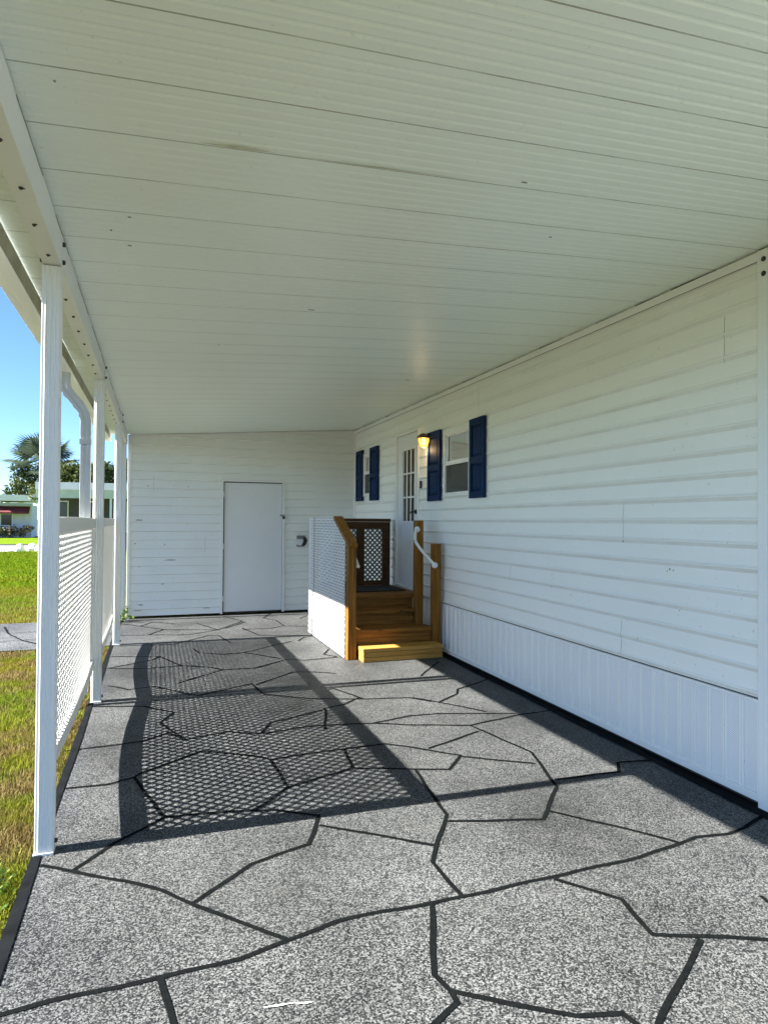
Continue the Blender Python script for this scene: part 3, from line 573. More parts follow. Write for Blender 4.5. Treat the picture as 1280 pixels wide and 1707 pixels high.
g.add([(RX0, RY0, zc(RX0, RY0)), (wallx(RY0)-.004, RY0, zc(wallx(RY0), RY0)), (wallx(RY0)-.004, RY0, zc(wallx(RY0), RY0)+.075), (RX0, RY0, zc(RX0, RY0)+.075)], [(0, 1, 2, 3)])
g.add([(RX0, RY0, zc(RX0, RY0)), (RX0, RY1, zc(RX0, RY1)), (RX0, RY1, zc(RX0, RY1)+.075), (RX0, RY0, zc(RX0, RY0)+.075)], [(0, 1, 2, 3)])
g.build('roof_top', M['roofwhite'], car)
# marks on the ceiling
for (X, Y, w_, h_) in ((.9, 3.95, .03, .008), (2.33, 5.95, .03, .008), (-.29, 2.06, .005, .006), (1.35, 2.2, .016, .006), (1.75, 2.62, .012, .006), (.42, 4.9, .01, .006), (-.2, 3.05, .006, .010), (-.13, 3.2, .012, .008), (-.12, 2.9, .012, .007)):
    g = MB(); k = 8; g.add([(X+w_*math.cos(i*.785)*(.6+.4*random.random()), Y+h_*math.sin(i*.785), zc(X, Y)-.004) for i in range(k)], [tuple(range(k))]); g.build('ceiling_mark', M['joint'], car)
g = MB()
for (x0, x1, y, w_) in ((.12, .38, 2.265, .008), (.38, 1.15, 2.262, .0035)):
    g.add([(x0, y-w_*.3-SK*0, zc(x0, y)-.0035), ((x0+x1)/2, y-w_+SK*(x1-x0)/2, zc((x0+x1)/2, y)-.0035), (x1, y+SK*(x1-x0), zc(x1, y)-.0035), ((x0+x1)/2, y+w_+SK*(x1-x0)/2, zc((x0+x1)/2, y)-.0035)], [(0, 1, 2, 3)])
g.build('rust_stain', plain('rust_streak', (.56, .54, .38), .6, 0, .2, 25), car)
# eave beam: hollow box over the posts
BX0, BX1 = -.478, -.405
bz0 = lambda Y: zl(Y)-.148
g = MB()
for i in range(16):
    a, b = RY0+(RY1-RY0-.01)*i/16, RY0+(RY1-RY0-.01)*(i+1)/16
    v = []
    for Y in (a, b): v += [(BX0, Y, bz0(Y)), (BX1, Y, bz0(Y)), (BX1, Y, zc(BX1, Y)-.001), (BX0, Y, zc(BX0, Y)-.001)]
    g.add(v, [(0, 1, 5, 4), (1, 2, 6, 5), (3, 0, 4, 7)])
v = []
for Y in (RY0,): v += [(BX0, Y, bz0(Y)), (BX1, Y, bz0(Y)), (BX1, Y, zc(BX1, Y)-.001), (BX0, Y, zc(BX0, Y)-.001)]
g.add(v, [(0, 1, 2, 3)])
beam = g.build('eave_beam', M['aluminium'], car)
y = RY0+.1
while y < RY1: g = MB(); g.box(BX1-.0005, BX1+.0012, y, y+.4+.3*random.random(), zc(BX1, y)-.010, zc(BX1, y)-.006); g.build('joint_grime', M['joint'], beam); y += .8   # dark strips along the joint against the ceiling
sc0 = None; y = 1.28
while y < RY1-.2:
    if sc0 is None:
        g = MB(); g.tube([(0, 0, .002), (0, 0, -.004), (0, 0, -.009)], [.009, .009, .005], 8)
        k = 9; g.add([(.016*math.cos(i*.7)*(.5+.6*random.random())+.004, .013*math.sin(i*.7)*(.5+.6*random.random()), -.0006) for i in range(k)], [tuple(range(k))]); sc0 = g.build('pan_screw', M['dirt'], beam); sc0.scale = (.8, .8, .8); s_ = sc0
    else: s_ = sc0.copy(); C.objects.link(s_); s_.parent = beam
    s_.location = (-.444+.006*random.uniform(-1, 1), y, bz0(y)-.0005); s_.rotation_euler = (0, 0, random.random()*6); y += PW
# gutter along the eave
GX0, GX1 = -.742, -.628
gz = lambda Y: 2.592-.001*(Y-2.5)
g = MB()
pr = [(GX1, .10, 1), (GX1, .0, 1), (GX1-.012, -.003, 0), (GX0+.052, -.003, 0), (GX0+.047, .002, 0), (GX0+.008, .002, 0), (GX0, .014, 0), (GX0-.004, .07, 0), (GX0-.018, .10, 0), (GX0-.016, .128, 0), (GX0-.003, .13, 0), (GX0-.003, .122, 0), (GX0-.010, .10, 0), (GX0+.006, .02, 0), (GX1-.004, .006, 0), (GX1-.004, .10, 0)]
n_ = 14; v = []
for i in range(n_+1):
    Y = RY0+(RY1-RY0)*i/n_
    v += [(x, Y, gz(Y)+z) for x, z, _ in pr]
k = len(pr); F = []; MI = []
for i in range(n_):
    for j in range(k): F.append((i*k+j, i*k+(j+1) % k, (i+1)*k+(j+1) % k, (i+1)*k+j)); MI.append(1 if j == 0 else 0)
F += [tuple(range(k)), tuple(n_*k+j for j in range(k))]; MI += [0, 0]
g.v = v; g.f = F; g.mi = MI
gut = g.build('gutter', [M['aluminium'], M['fascia_dirty']], car)
# downspout: elbows from the gutter to beside the second post, then straight down
def rect_sweep(mb, pts, w, d, ribs=True):
    prof = [(-w/2, -d/2), (-w/6, -d/2), (-w/6+.004, -d/2+.005), (w/6-.004, -d/2+.005), (w/6, -d/2), (w/2, -d/2), (w/2, d/2), (w/6, d/2), (-w/6, d/2), (-w/2, d/2)]
    P = [Vector(p) for p in pts]; o = []
    for i, p in enumerate(P):
        d_ = (P[min(i+1, len(P)-1)]-P[max(i-1, 0)]).normalized(); b = Vector((0, 1, 0)); a = b.cross(d_).normalized()
        for u, v_ in prof: o.append(p+a*u+b*v_)
    n = len(prof); m = len(P)
    mb.add(o, [(i*n+k, i*n+(k+1) % n, (i+1)*n+(k+1) % n, (i+1)*n+k) for i in range(m-1) for k in range(n)]+[tuple(range(n))[::-1], tuple((m-1)*n+k for k in range(n))])
DY = 5.530; DX = -.526
g = MB()
rect_sweep(g, [(-.680, DY, 2.59), (-.680, DY, 2.50), (-.672, DY, 2.462), (-.655, DY, 2.435), (-.575, DY, 2.335), (-.553, DY, 2.305), (-.537, DY, 2.27), (DX, DY, 2.22), (DX, DY, 2.10)], .077, .056)
rect_sweep(g, [(DX, DY, 2.10), (DX, DY, .16)], .074, .054)
rect_sweep(g, [(DX, DY, .16), (DX, DY, .12), (DX-.03, DY, .07), (DX-.11, DY, .03)], .076, .056)
ds = g.build('downspout', M['downspout'], gut, bevel=.002)
g = MB()
g.box(DX-.042, DX+.042, DY-.031, DY+.031, 2.035, 2.075); g.build('downspout_collar', M['downspout'], ds)
for (p, q) in (((-.678, DY, 2.485), (-.672, DY, 2.455)), ((-.66, DY, 2.44), (-.645, DY, 2.422)), ((-.588, DY, 2.352), (-.575, DY, 2.335)), ((-.539, DY, 2.275), (-.533, DY, 2.255))): g = MB(); rect_sweep(g, [p, q], .083, .061); g.build('downspout_collar', M['downspout'], ds)
# posts
PS = .069
def post_profile():
    s = PS/2; pts = []; gr = [(-.022, .0045), (-.006, .0045), (.010, .0045)]
    base = [(-s, 0)]
    for c in (-.0205, -.002, .0165): base += [(c-.0045, 0), (c-.0015, -.0045), (c+.0015, -.0045), (c+.0045, 0)]
    for r in range(4):
        a = r*math.pi/2
        for u, d_ in base:
            x, y_ = u, -s+d_; pts.append((x*math.cos(a)-y_*math.sin(a), x*math.sin(a)+y_*math.cos(a)))
    return pts
POSTX = -.443
def make_post():
    g = MB(); g.prism(post_profile(), lambda u, v, w: (u, v, w), .012, bz0(5)-.002)
    p = g.build('post', M['aluminium'], car)
    g = MB(); g.box(-.040, .040, -.044, .040, .0, .012); g.box(.035, .0395, -.03, .03, .012, .07); g.build('base_bracket', M['aluminium'], p, bevel=.002)
    g = MB(); g.box(.035, .039, -.028, .028, bz0(5)-.10, bz0(5)+.143); g.box(-.039, -.035, -.028, .028, bz0(5)-.09, bz0(5)+.07); g.build('top_bracket', M['aluminium'], p)
    for (x, y, z, s_) in ((.039, .0, bz0(5)+.11, 1), (.039, .0, bz0(5)+.03, 1), (-.039, 0, bz0(5)+.03, -1), (.0395, -.005, .045, 1)):
        g = MB(); g.tube([(x, y, z), (x+s_*.006, y, z), (x+s_*.012, y, z)], [.011, .011, .007], 8); g.build('bolt', M['black'], p)
    return p
p0 = make_post(); p0.location = (POSTX, 3.165, 0)
for (x, y) in ((-.436, 5.62), (-.422, 8.10), (-.452, 9.98)):
    c_ = copy_tree(p0, car); c_.location = (x, y, (0))
# wall channel at the near end of the home
g = MB(); g.box(-.035, .03, -.045, .045, .0, zr(2.5)-.012)
wp = g.build('wall_post', M['aluminium'], car, bevel=.004); wp.location = (2.937, 2.445, 0)
g = MB(); g.box(-.02, .03, -.046, .046, zr(2.5)-.0115, zr(2.5)-.004); g.build('post_shim', M['dirt'], wp)  # dark fill that paints in the shade of the gap above the post
for z in (2.80, 2.725):
    g = MB(); g.tube([(-.035, .004, z), (-.041, .004, z), (-.046, .004, z)], [.013, .013, .008], 10); g.build('bolt', M['black'], wp)

# ------------------------------------------------------------------ lattice panels between the posts
def lattice_panel(y0, y1, label):
    t = thing('lattice_panel', label, 'lattice panel', (-.470, y0, 0), 0, 'white lattice panels between the carport posts')
    L = y1-y0; n = 24; th = .034
    bot = lambda y: .272-.045*math.sin(math.pi*min(1, max(0, (y/L)))**1.0)
    top = lambda y: 1.458+.005*math.sin(math.pi*y/L)
    def rail(f0, f1, nm):
        g = MB(); v = []
        for i in range(n+1):
            y = L*i/n; v += [(-th/2, y, f0(y)), (th/2, y, f0(y)), (th/2, y, f1(y)), (-th/2, y, f1(y))]
        F = [(0, 1, 2, 3), (4*n, 4*n+3, 4*n+2, 4*n+1)]
        for i in range(n):
            for k in range(4): F.append((4*i+k, 4*i+(k+1) % 4, 4*i+4+(k+1) % 4, 4*i+4+k))
        g.add(v, F); g.build(nm, M['vinyl'], t, bevel=.003)
    rail(lambda y: top(y)-.080, top, 'top_rail'); rail(bot, lambda y: bot(y)+.075, 'bottom_rail')
    for a in (0, L-.03):
        g = MB(); g.box(-th/2+.002, th/2-.002, a, a+.03, bot(a)+.076, top(a)-.081); g.build('end_rail', M['vinyl'], t)
    pl = [(L*i/n, bot(L*i/n)+.07) for i in range(n+1)]+[(L*i/n, top(L*i/n)-.075) for i in range(n, -1, -1)]
    g = MB(); lattice(g, pl, lambda u, v, w: (w-.006, u, v)); g.build('lattice', M['vinyl'], t)
    return t
lattice_panel(3.205, 5.578, 'white lattice panel nearer the camera, from the front post to the downspout')
lattice_panel(5.662, 8.060, 'white lattice panel farther off, beyond the downspout')

# ------------------------------------------------------------------ timber stair and landing
st = thing('wooden_stair', 'brown timber stair and landing with white lattice sides leading up to the entry door', 'stairs', (1.93, 7.3, 0))
def wbox(name, x0, x1, y0, y1, z0, z1, m, par=None, bev=.005):
    g = MB(); g.box(x0-1.93, x1-1.93, y0-7.3, y1-7.3, z0, z1); return g.build(name, M[m], par or st, bevel=bev)
def stair_tread(y0, y1, z, x1, bz):
    k = 2; w_ = (y1-y0-.006)/k
    g = MB()
    for i in range(k): a = y0+i*(w_+.006); g.box(1.985-1.93, x1-1.93, a-7.3, a+w_-7.3, z-.038, z)
    return g.build('tread', M['wood_x'], st, bevel=.005)
stair_tread(6.515, 6.835, .30, 2.855, 0); stair_tread(6.79, 7.09, .455, 2.765, 0)
for (y, z0, z1, x1) in ((6.545, .005, .262, 2.855), (6.83, .262, .417, 2.765), (7.095, .417, .562, 2.86)):
    g = MB(); zs = [z0]; h_ = (z1-z0)
    if h_ > .2: g.box(1.985-1.93, x1-1.93, y-7.3, y+.036-7.3, z0, z0+h_/2-.002); g.box(1.985-1.93, x1-1.93, y+.001-7.3, y+.037-7.3, z0+h_/2+.002, z1)
    else: g.box(1.985-1.93, x1-1.93, y-7.3, y+.036-7.3, z0, z1)
    g.build('riser', M['wood_x'], st, bevel=.004)
g = MB(); y = 7.06
while y < 8.25: g.box(1.985-1.93 if y < 8.1 else 1.90-1.93, min(wallx(y)-.03, 2.98)-1.93, y-7.3, y+.134-7.3, .562, .60); y += .140
g.build('landing_deck', M['wood_x'], st, bevel=.004)
for (x0, y0, z1, m) in ((1.888, 6.475, 1.20, 'wood_z'), (1.898, 7.02, 1.455, 'wood_z'), (1.898, 8.14, 1.455, 'wood_z')): wbox('post', x0, x0+.09, y0, y0+.09, 0, z1, m)
for x0 in (2.505, 2.868): wbox('post', x0, x0+.09, 8.15, 8.24, 0, 1.44, 'oldwood')
wbox('post', 2.765, 2.855, 6.76, 6.85, 0, 1.462, 'wood_z'); wbox('post', 2.862, 2.952, 6.49, 6.58, 0, 1.205, 'wood_z')
g = MB(); g.beam((1.925-1.93, 6.43-7.3, 1.192), (1.925-1.93, 7.03-7.3, 1.488), .105, .038); g.build('sloping_handrail', M['wood_y'], st, bevel=.004)
wbox('top_rail', 1.892, 1.985, 7.03, 8.24, 1.456, 1.490, 'wood_y'); wbox('top_rail', 1.99, 2.965, 8.145, 8.25, 1.442, 1.484, 'oldwood')
wbox('cross_rail', 1.99, 2.87, 8.135, 8.149, 1.350, 1.440, 'oldwood'); wbox('cross_rail', 1.99, 2.87, 8.155, 8.19, .605, .66, 'oldwood')
wbox('fascia_board', 1.895, 1.935, 6.57, 8.14, .42, .56, 'wood_y'); wbox('fascia_board', 1.90, 2.96, 8.20, 8.238, .42, .56, 'oldwood')
wbox('stringer', 2.70, 2.738, 6.56, 7.1, .02, .25, 'wood_y')
# white lattice: side in two sheets with a joint strip, and the far end
poly = [(6.57-7.3, .012), (7.93-7.3, .012), (7.93-7.3, 1.492), (7.02-7.3, 1.492), (6.50-7.3, 1.235), (6.50-7.3, .9), (6.57-7.3, .88)]
poly = [(6.56-7.3, .012), (7.945-7.3, .012), (7.945-7.3, 1.494), (7.03-7.3, 1.494), (6.56-7.3, 1.262)]
g = MB(); lattice(g, poly, lambda u, v, w: (1.886-1.93-.012+w, u, v)); g.build('side_lattice', M['vinyl'], st)
g = MB(); lattice(g, [(7.955-7.3, .012), (8.25-7.3, .012), (8.25-7.3, 1.494), (7.955-7.3, 1.494)], lambda u, v, w: (1.886-1.93-.012+w, u, v)); g.build('side_lattice', M['vinyl'], st)
wbox('joint_strip', 1.870, 1.8735, 7.944, 7.956, .01, 1.494, 'joint', bev=0)
g = MB(); lattice(g, [(1.90-1.93, .62), (2.985-1.93, .62), (2.985-1.93, 1.44), (1.90-1.93, 1.44)], lambda u, v, w: (u, 8.252-7.3+w, v), pitch=.066, sw=.022); g.build('end_lattice', M['greylattice'], st)
# white tube handrails
def grab(pts):
    g = MB(); P = [Vector(p)-Vector((1.93, 7.3, 0)) for p in pts]; Q = []
    for i in range(len(P)-1):
        for k in range(6): 
            a, b, c_, d_ = P[max(i-1, 0)], P[i], P[i+1], P[min(i+2, len(P)-1)]; t_ = k/6
            Q.append(.5*((2*b)+(c_-a)*t_+(2*a-5*b+4*c_-d_)*t_*t_+(3*b-a-3*c_+d_)*t_**3))
    Q.append(P[-1]); g.tube(Q, .0165, 12)
    for e, d_ in ((P[0], Q[1]-Q[0]), (P[-1], Q[-2]-Q[-1])): d_ = d_.normalized(); g.tube([e-d_*.002, e+d_*.008, e+d_*.014], [.034, .034, .02], 14)
    g.build('grab_rail', M['vinyl'], st, smooth=True)
grab([(2.87, 6.48, .975), (2.855, 6.43, .965), (2.835, 6.43, .99), (2.785, 6.58, 1.10), (2.742, 6.70, 1.21), (2.735, 6.72, 1.27), (2.745, 6.73, 1.35), (2.775, 6.758, 1.36)])
grab([(1.982, 6.535, .985), (2.015, 6.55, .97), (2.03, 6.60, .98), (2.03, 6.80, 1.12), (2.03, 7.0, 1.27), (2.02, 7.06, 1.29), (1.99, 7.07, 1.29)])
# loose step in front
sb = thing('step_block', 'low fresh yellow pine step block on the ground before the brown stair', 'step', (2.43, 6.42, 0))
for (y0, y1) in ((6.31, 6.415), (6.42, 6.535)):
    g = MB(); g.box(2.005-2.43, 2.897-2.43, y0-6.42, y1-6.42, .104, .142); g.build('tread_board', M['newwood'], sb, bevel=.004)
for z0, z1 in ((.003, .050), (.053, .101)):
    g = MB(); g.box(2.008-2.43, 2.895-2.43, 6.313-6.42, 6.35-6.42, z0, z1); g.build('front_board', M['newwood'], sb, bevel=.004)
for x in (2.009, 2.856):
    g = MB(); g.box(x-2.43, x+.036-2.43, 6.352-6.42, 6.53-6.42, .003, .102); g.build('end_board', M['newwood'], sb, bevel=.004)
dm = MB(); dm.box(2.18, 2.88, 7.36, 7.98, .602, .616); tag(dm.build('door_mat', M['mat'], bevel=.005), 'black rubber door mat lying on the timber landing', 'door mat')

# ------------------------------------------------------------------ lawn grass (blades) and a weed
def blades(n, xr_, yr_, hmin, hmax, w, keep):
    x = rng.uniform(*xr_, n); y = rng.uniform(*yr_, n); k = keep(x, y); x = x[k]; y = y[k]; n = len(x)
    a = rng.uniform(0, 2*np.pi, n); h = rng.uniform(hmin, hmax, n); ln = rng.normal(0, .55, n)*h; la = rng.uniform(0, 2*np.pi, n)
    dx, dy = np.cos(a)*w/2, np.sin(a)*w/2; z0 = np.full(n, -.052)
    tx, ty = x+np.cos(la)*ln, y+np.sin(la)*ln
    mx_, my_ = x+np.cos(la)*ln*.35, y+np.sin(la)*ln*.35
    V = np.stack([np.stack([x-dx, y-dy, z0], 1), np.stack([x+dx, y+dy, z0], 1), np.stack([mx_+dx*.8, my_+dy*.8, z0+h*.6], 1), np.stack([mx_-dx*.8, my_-dy*.8, z0+h*.6], 1), np.stack([tx, ty, z0+h], 1)], 1)
    b = np.arange(n)[:, None]*5; F = np.concatenate([b+0, b+1, b+2, b+0, b+2, b+3, b+3, b+2, b+4], 1)
    return V.reshape(-1, 3), F.ravel(), np.repeat(rng.uniform(0, 1, n), 5)
def merge(parts):
    V = []; F = []; Q = []; o = 0
    for v, f, q in parts: V.append(v); F.append(f+o); Q.append(q); o += len(v)
    return np.concatenate(V), np.concatenate(F), np.concatenate(Q)
def patch(x, y):   # bare patches
    return (np.sin(x*5.1+1)*np.sin(y*3.7+x*2)+rng.uniform(-.9, 1.3, len(x))) > -.35
V, F, Q = merge([blades(70000, (-1.6, -.43), (1.2, 5.2), .022, .060, .0045, lambda x, y: patch(x, y) & (x < -.50+.075*rng.random(len(x))**3)),
    blades(60000, (-4.2, -1.6), (-.5, 5.2), .025, .065, .007, patch),
    blades(80000, (-4.2, -.48), (5.2, 8.13), .03, .065, .006, lambda x, y: (x < -.49+.04*rng.random(len(x)))),
    blades(90000, (-7, -.45), (10.18, 16.5), .04, .08, .010, lambda x, y: x < -.46),
    blades(80000, (-10, -.6), (16.5, 32.5), .05, .10, .022, lambda x, y: (y < 30.2-(x+8)*-1.7) | (x > -6.3))])
tag(raw('lawn_grass', V, F, 3, M['grass'], Q), kind='stuff')
def leafcloud(pts, sizes, mat, name, parent, aspect=.5):
    n = len(pts); d = rng.normal(0, 1, (n, 3)); d /= np.linalg.norm(d, axis=1)[:, None]; e = rng.normal(0, 1, (n, 3)); e -= (e*d).sum(1)[:, None]*d; e /= np.linalg.norm(e, axis=1)[:, None]
    s = np.asarray(sizes)[:, None]; p = np.asarray(pts)
    V = np.stack([p-d*s, p+e*s*aspect, p+d*s, p-e*s*aspect], 1).reshape(-1, 3); F = np.arange(n*4)
    return raw(name, V, F, 4, mat, np.repeat(rng.uniform(0, 1, n), 4), parent)
wd = thing('weed', 'small leafy green weed growing at the corner of the shed', 'weed', (-.44, 9.86, 0))
p = []
for k in range(9):
    a = rng.uniform(0, 6.28); hh = rng.uniform(.08, .24)
    for q in range(9): tt = q/8; p.append((math.cos(a)*.10*tt+rng.normal(0, .012), math.sin(a)*.10*tt+rng.normal(0, .012), hh*tt+rng.normal(0, .012)))
leafcloud(p, rng.uniform(.015, .04, len(p)), M['weed_leaf'], 'leaves', wd)
g = MB()
for k in range(5): a = k*1.256; g.tube([(0, 0, -.03), (math.cos(a)*.04, math.sin(a)*.04, .07), (math.cos(a)*.09, math.sin(a)*.09, .15)], [.004, .003, .002], 5)
g.build('stems', M['weed_leaf'], wd)
# low weeds creeping along the slab edge
p2 = thing('weed', 'tuft of pale green weeds at the slab edge beside the front post', 'weed', (-.60, 2.95, -.05))
p = [(rng.normal(0, .035), rng.normal(0, .12), abs(rng.normal(0, .04))) for _ in range(150)]
leafcloud(p, rng.uniform(.008, .02, len(p)), M['weed_leaf'], 'leaves', p2)

# ------------------------------------------------------------------ background: neighbours, palm, trees, hedge
def blob_points(blobs, n):
    out = []; tot = sum(b[3]**2 for b in blobs)
    for (x, y, z, r) in blobs:
        m = int(n*r*r/tot); d = rng.normal(0, 1, (m, 3)); d /= np.linalg.norm(d, axis=1)[:, None]; rr = r*rng.uniform(.45, 1.05, m)[:, None]
        q = d*rr*np.array([1, 1, .85])+np.array([x, y, z]); out.append(q)
    return np.concatenate(out)
def tree(name, label, cat, loc, blobs, n, size, mat, trunk, group=None):
    t = thing(name, label, cat, loc, 0, group)
    g = MB(); bl = sorted(blobs, key=lambda b: b[2]); 
    g.tube([(0, 0, -.05), (.05, 0, trunk*.5), (0, .05, trunk)], [.16, .12, .09], 8)
    for b in bl[:7]: g.tube([(0, .05, trunk*.9), (b[0]*.5, b[1]*.5, (trunk+b[2])*.5), (b[0], b[1], b[2])], [.07, .045, .02], 6)
    g.build('trunk', M['bark'], t)
    P = blob_points(blobs, n); leafcloud(P, rng.uniform(.6, 1.3, len(P))*size, mat, 'crown', t); return t
def rblobs(nb, rx, ry, z0, z1, r):
    return [(random.uniform(-rx, rx), random.uniform(-ry, ry), random.uniform(z0, z1), r*random.uniform(.7, 1.2)) for _ in range(nb)]
# fan palm
palm = thing('fan_palm', 'tall silver green fan palm rising behind the near white post', 'palm', (-10.45, 70.0, -.05))
palm.scale = (1.4, 1.4, 1.4)
g = MB(); g.tube([(0, 0, 0), (.05, 0, 1.5), (0, 0, 3.2), (0, 0, 5.0)], [.34, .25, .22, .28], 12); g.build('trunk', M['bark'], palm, smooth=True)
V = []; F = []; Q = []
for i in range(30):
    az = i*2.39996+random.uniform(-.2, .2); el = R(-22+102*((i+.5)/30)**.9)+random.uniform(-.1, .1)
    dr = Vector((math.cos(az)*math.cos(el), math.sin(az)*math.cos(el), math.sin(el))); L = random.uniform(1.0, 1.55)
    base = Vector((0, 0, 5.0)); tip = base+dr*L+Vector((0, 0, -.12*L)); side = dr.cross(Vector((0, 0, 1))).normalized(); up = side.cross(dr).normalized()
    rq = random.random()
    o = len(V); V += [base-side*.03, base+side*.03, tip+side*.02, tip-side*.02]; F.append((o, o+1, o+2, o+3)); Q += [.9]*4
    ns = 26; RL = random.uniform(1.15, 1.55)
    for k in range(ns):
        a = R(-125+250*(k+.5)/ns); wv = R(250/ns)*.5
        def pt(a_, r_): 
            fold = abs(math.sin(a_))*.28; return tip+(dr*math.cos(a_)+side*math.sin(a_))*r_+up*(-fold*r_*.5)+Vector((0, 0, -.11*r_*r_))
        r1 = RL*(.52+.06*random.random()); r2 = RL*(.9+.2*random.random())
        o = len(V); V += [tip, pt(a-wv*.8, r1), pt(a, r2), pt(a+wv*.8, r1)]; F.append((o, o+1, o+2, o+3)); q_ = min(1, max(0, rq*.7+random.random()*.3)); Q += [q_]*4
raw('crown', np.array([tuple(v) for v in V]), np.array(F).ravel(), 4, M['palm_leaf'], np.array(Q), palm)
dp = thing('fan_palm', 'tiny far palm showing above the flat roof of the house with the maroon awning', 'palm', (-17.2, 90.5, -.05))
g = MB(); g.tube([(0, 0, 0), (0, 0, 4.4)], [.2, .14], 8); g.build('trunk', M['bark'], dp)
V = []; F = []; Q = []
for i in range(22):
    az = i*2.4; el = R(-25+80*(i/22)); d_ = Vector((math.cos(az)*math.cos(el), math.sin(az)*math.cos(el), math.sin(el))); s_ = d_.cross(Vector((0, 0, 1))).normalized(); b_ = Vector((0, 0, 4.4))
    for k in range(5):
        t0, t1 = k/5, (k+1)/5; f_ = lambda t_: b_+d_*1.9*t_+Vector((0, 0, -.75*t_*t_)); w_ = lambda t_: .26*math.sin(math.pi*min(.97, t_*.9+.1))
        o = len(V); V += [f_(t0)-s_*w_(t0), f_(t0)+s_*w_(t0), f_(t1)+s_*w_(t1), f_(t1)-s_*w_(t1)]; F.append((o, o+1, o+2, o+3)); Q += [random.random()]*4
raw('crown', np.array([tuple(v) for v in V]), np.array(F).ravel(), 4, M['dark_leaf'], np.array(Q), dp)
tree('shrub_tree', 'mottled green bushy tree directly under the fan palm', 'tree', (-12.2, 70.0, -.05), [(0, 0, 3.7, .8), (.6, .2, 4.3, .7), (-.3, 0, 4.5, .55), (.3, .3, 3.0, .9), (1.1, 0, 3.5, .8), (-.5, .2, 3.1, .6)], 2600, .10, M['olive_leaf'], 2.6).scale = (1.42, 1.42, 1.42)
tree('shrub_tree', 'dense dark green tree behind the flat roofed neighbour, between post and downspout', 'tree', (-5.6, 46.5, -.05), rblobs(12, 1.6, 1.0, 3.0, 4.7, .95), 6500, .11, M['olive_leaf'], 2.6)
tree('shrub_tree', 'dark rounded tree showing between the second and third posts', 'tree', (-2.7, 46.5, -.05), rblobs(12, 1.3, .9, 3.2, 5.1, .85), 5500, .11, M['dark_leaf'], 2.8)
# neighbour with maroon awning
na = thing('neighbour_house', 'white flat roofed house across the street with maroon awning and dark hedge', 'house', (-12.0, 58.5, -.05), R(4))
g = MB(); g.box(-9, 2.5, 0, 5, 0, 2.62); g.build('wall', M['wallwhite'], na)
g = MB(); g.box(-9.5, .05, -.55, 5.4, 2.98, 3.05); g.box(-9.5, .05, -.55, -.45, 2.78, 2.979); g.box(.06, 2.9, -.95, 5.6, 2.92, 3.40); g.prism([(-9.5, 3.06), (0.05, 3.06), (.05, 3.5), (-9.5, 3.30)], lambda u, v, w: (u, w, v), 1.2, 5.2); g.build('roof', M['roofwhite'], na)
g = MB(); g.box(-9.4, 2.6, -.42, -.03, 2.55, 2.77); g.build('soffit', plain('blue_grey_soffit', (.34, .40, .46), .7), na)  # eave shade painted into the blue grey of the soffit
g = MB(); g.prism([(-.02, 2.5), (-.9, 2.02), (-.9, 1.9), (-.02, 2.40)], lambda u, v, w: (w, u, v), -9.3, 2.4); g.build('awning', M['awning'], na)
for (x0, x1) in ((-2.35, -1.35), (-1.05, -.05), (.3, 1.2), (-4.6, -3.2), (-7.2, -5.6)):
    g = MB(); g.box(x0, x1, -.06, -.01, .92, 1.92); w_ = g.build('window', M['trim'], na)
    g = MB(); g.box(x0+.08, x1-.08, -.075, -.062, 1.0, 1.86); g.build('pane', M['darkglass'], w_)
g = MB(); g.prism([(-3.6, .9), (-2.2, .1), (-2.2, -.02), (-3.6, .75)], lambda u, v, w: (u, w, v), -2.4, -2.3); g.build('ramp_rail', M['roofwhite'], na)
for k in range(6):
    x = -14.6+k*.95; t = thing('hedge_shrub', ('dark purple green hedge shrub' if k % 2 else 'dark hedge shrub with yellowish tips')+' before the awning house, '+['first', 'second', 'third', 'fourth', 'fifth', 'sixth'][k]+' from the left', 'shrub', (x, 57.3+.06*k, -.05), 0, 'hedge shrubs before the awning house')
    P = blob_points(rblobs(5, .35, .3, .35, .75, .42), 420); leafcloud(P, rng.uniform(.05, .11, len(P)), M['red_leaf'] if k != 3 else M['olive_leaf'], 'foliage', t)
    g = MB(); g.tube([(0, 0, 0), (0, 0, .4)], [.05, .03], 6); g.build('stem', M['bark'], t)
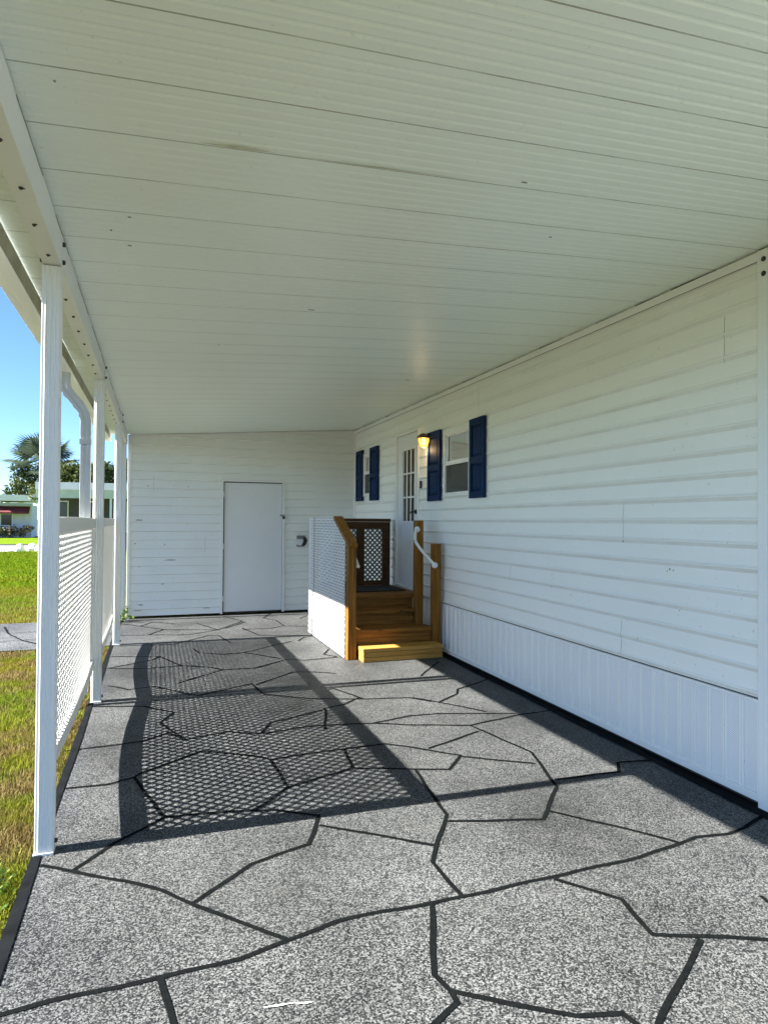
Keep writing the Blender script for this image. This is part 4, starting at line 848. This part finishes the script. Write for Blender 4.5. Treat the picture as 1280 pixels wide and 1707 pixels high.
# neighbour with flat carport roof
nb = thing('neighbour_house', 'low white flat roofed house with shaded windowed porch beyond the lattice panels', 'house', (-4.9, 31.0, -.05), R(-3))
g = MB(); g.box(-.0, 9.0, 0, 7, 2.78, 3.10); g.build('roof', M['roofwhite'], nb)
g = MB(); g.box(.02, 8.9, .05, .25, 2.42, 2.775); g.build('fascia', M['soffit'], nb)
g = MB(); g.box(.3, 8.8, 2.2, 2.3, 0, 2.77); g.build('wall', M['darkporch'], nb)
for (x0, x1, m) in ((.35, .95, 'darkglass'), (1.5, 2.2, 'darkglass'), (2.9, 3.5, 'darkglass'), (3.6, 4.2, 'darkglass')):
    g = MB(); g.box(x0, x1, 2.14, 2.19, .9, 2.35); w_ = g.build('window', M['trim'], nb); g = MB(); g.box(x0+.05, x1-.05, 2.12, 2.138, .95, 2.30); g.build('pane', M[m], w_)
for x in (.12, 2.95, 5.9): g = MB(); g.box(x, x+.09, .1, .19, 0, 2.42); g.build('porch_post', M['trim'], nb)
fp = thing('potted_fern', 'arching yellow green fern on the neighbouring porch just above the lattice', 'fern', (-3.7, 30.2, -.05))
V = []; F = []; Q = []
for i in range(34):
    az = random.uniform(0, 6.28); d_ = Vector((math.cos(az), math.sin(az), 0)); L = random.uniform(.5, 1.0); s_ = Vector((-d_.y, d_.x, 0))
    for k in range(6):
        t0, t1 = k/6, (k+1)/6; f_ = lambda t_: Vector((0, 0, 1.0))+d_*L*t_+Vector((0, 0, 1.3*t_-1.25*t_*t_)); w_ = lambda t_: .05*(1-t_)+.006
        o = len(V); V += [f_(t0)-s_*w_(t0), f_(t0)+s_*w_(t0), f_(t1)+s_*w_(t1), f_(t1)-s_*w_(t1)]; F.append((o, o+1, o+2, o+3)); Q += [random.random()]*4
raw('fronds', np.array([tuple(v) for v in V]), np.array(F).ravel(), 4, M['weed_leaf'], np.array(Q), fp)
g = MB(); g.tube([(0, 0, 0), (0, 0, .5), (0, 0, 1.0)], [.22, .30, .34], 12); g.build('pot', M['greyplastic'], fp)
for (x, y, a, s_, lb) in ((-5.92, 33.6, .3, .22, 'white edging stone at the street corner of the lawn, leftmost of three'), (-5.5, 34.2, 1.1, .26, 'white edging stone in the middle of three by the street'), (-5.05, 33.4, .7, .24, 'white edging stone nearest the post, rightmost of three')):
    t = MB(); k = 8; t.tube([(0, 0, -.06), (0, 0, .06), (0.02, 0, .2), (0, 0.02, .30)], [s_*.9, s_, s_*.8, s_*.35], 7)
    o = t.build('edging_stone', M['stone'], bevel=.02); o.location = (x, y, 0); o.rotation_euler = (0, 0, a); tag(o, lb, 'stone', 'white edging stones by the street')
bpy.context.view_layer.update()
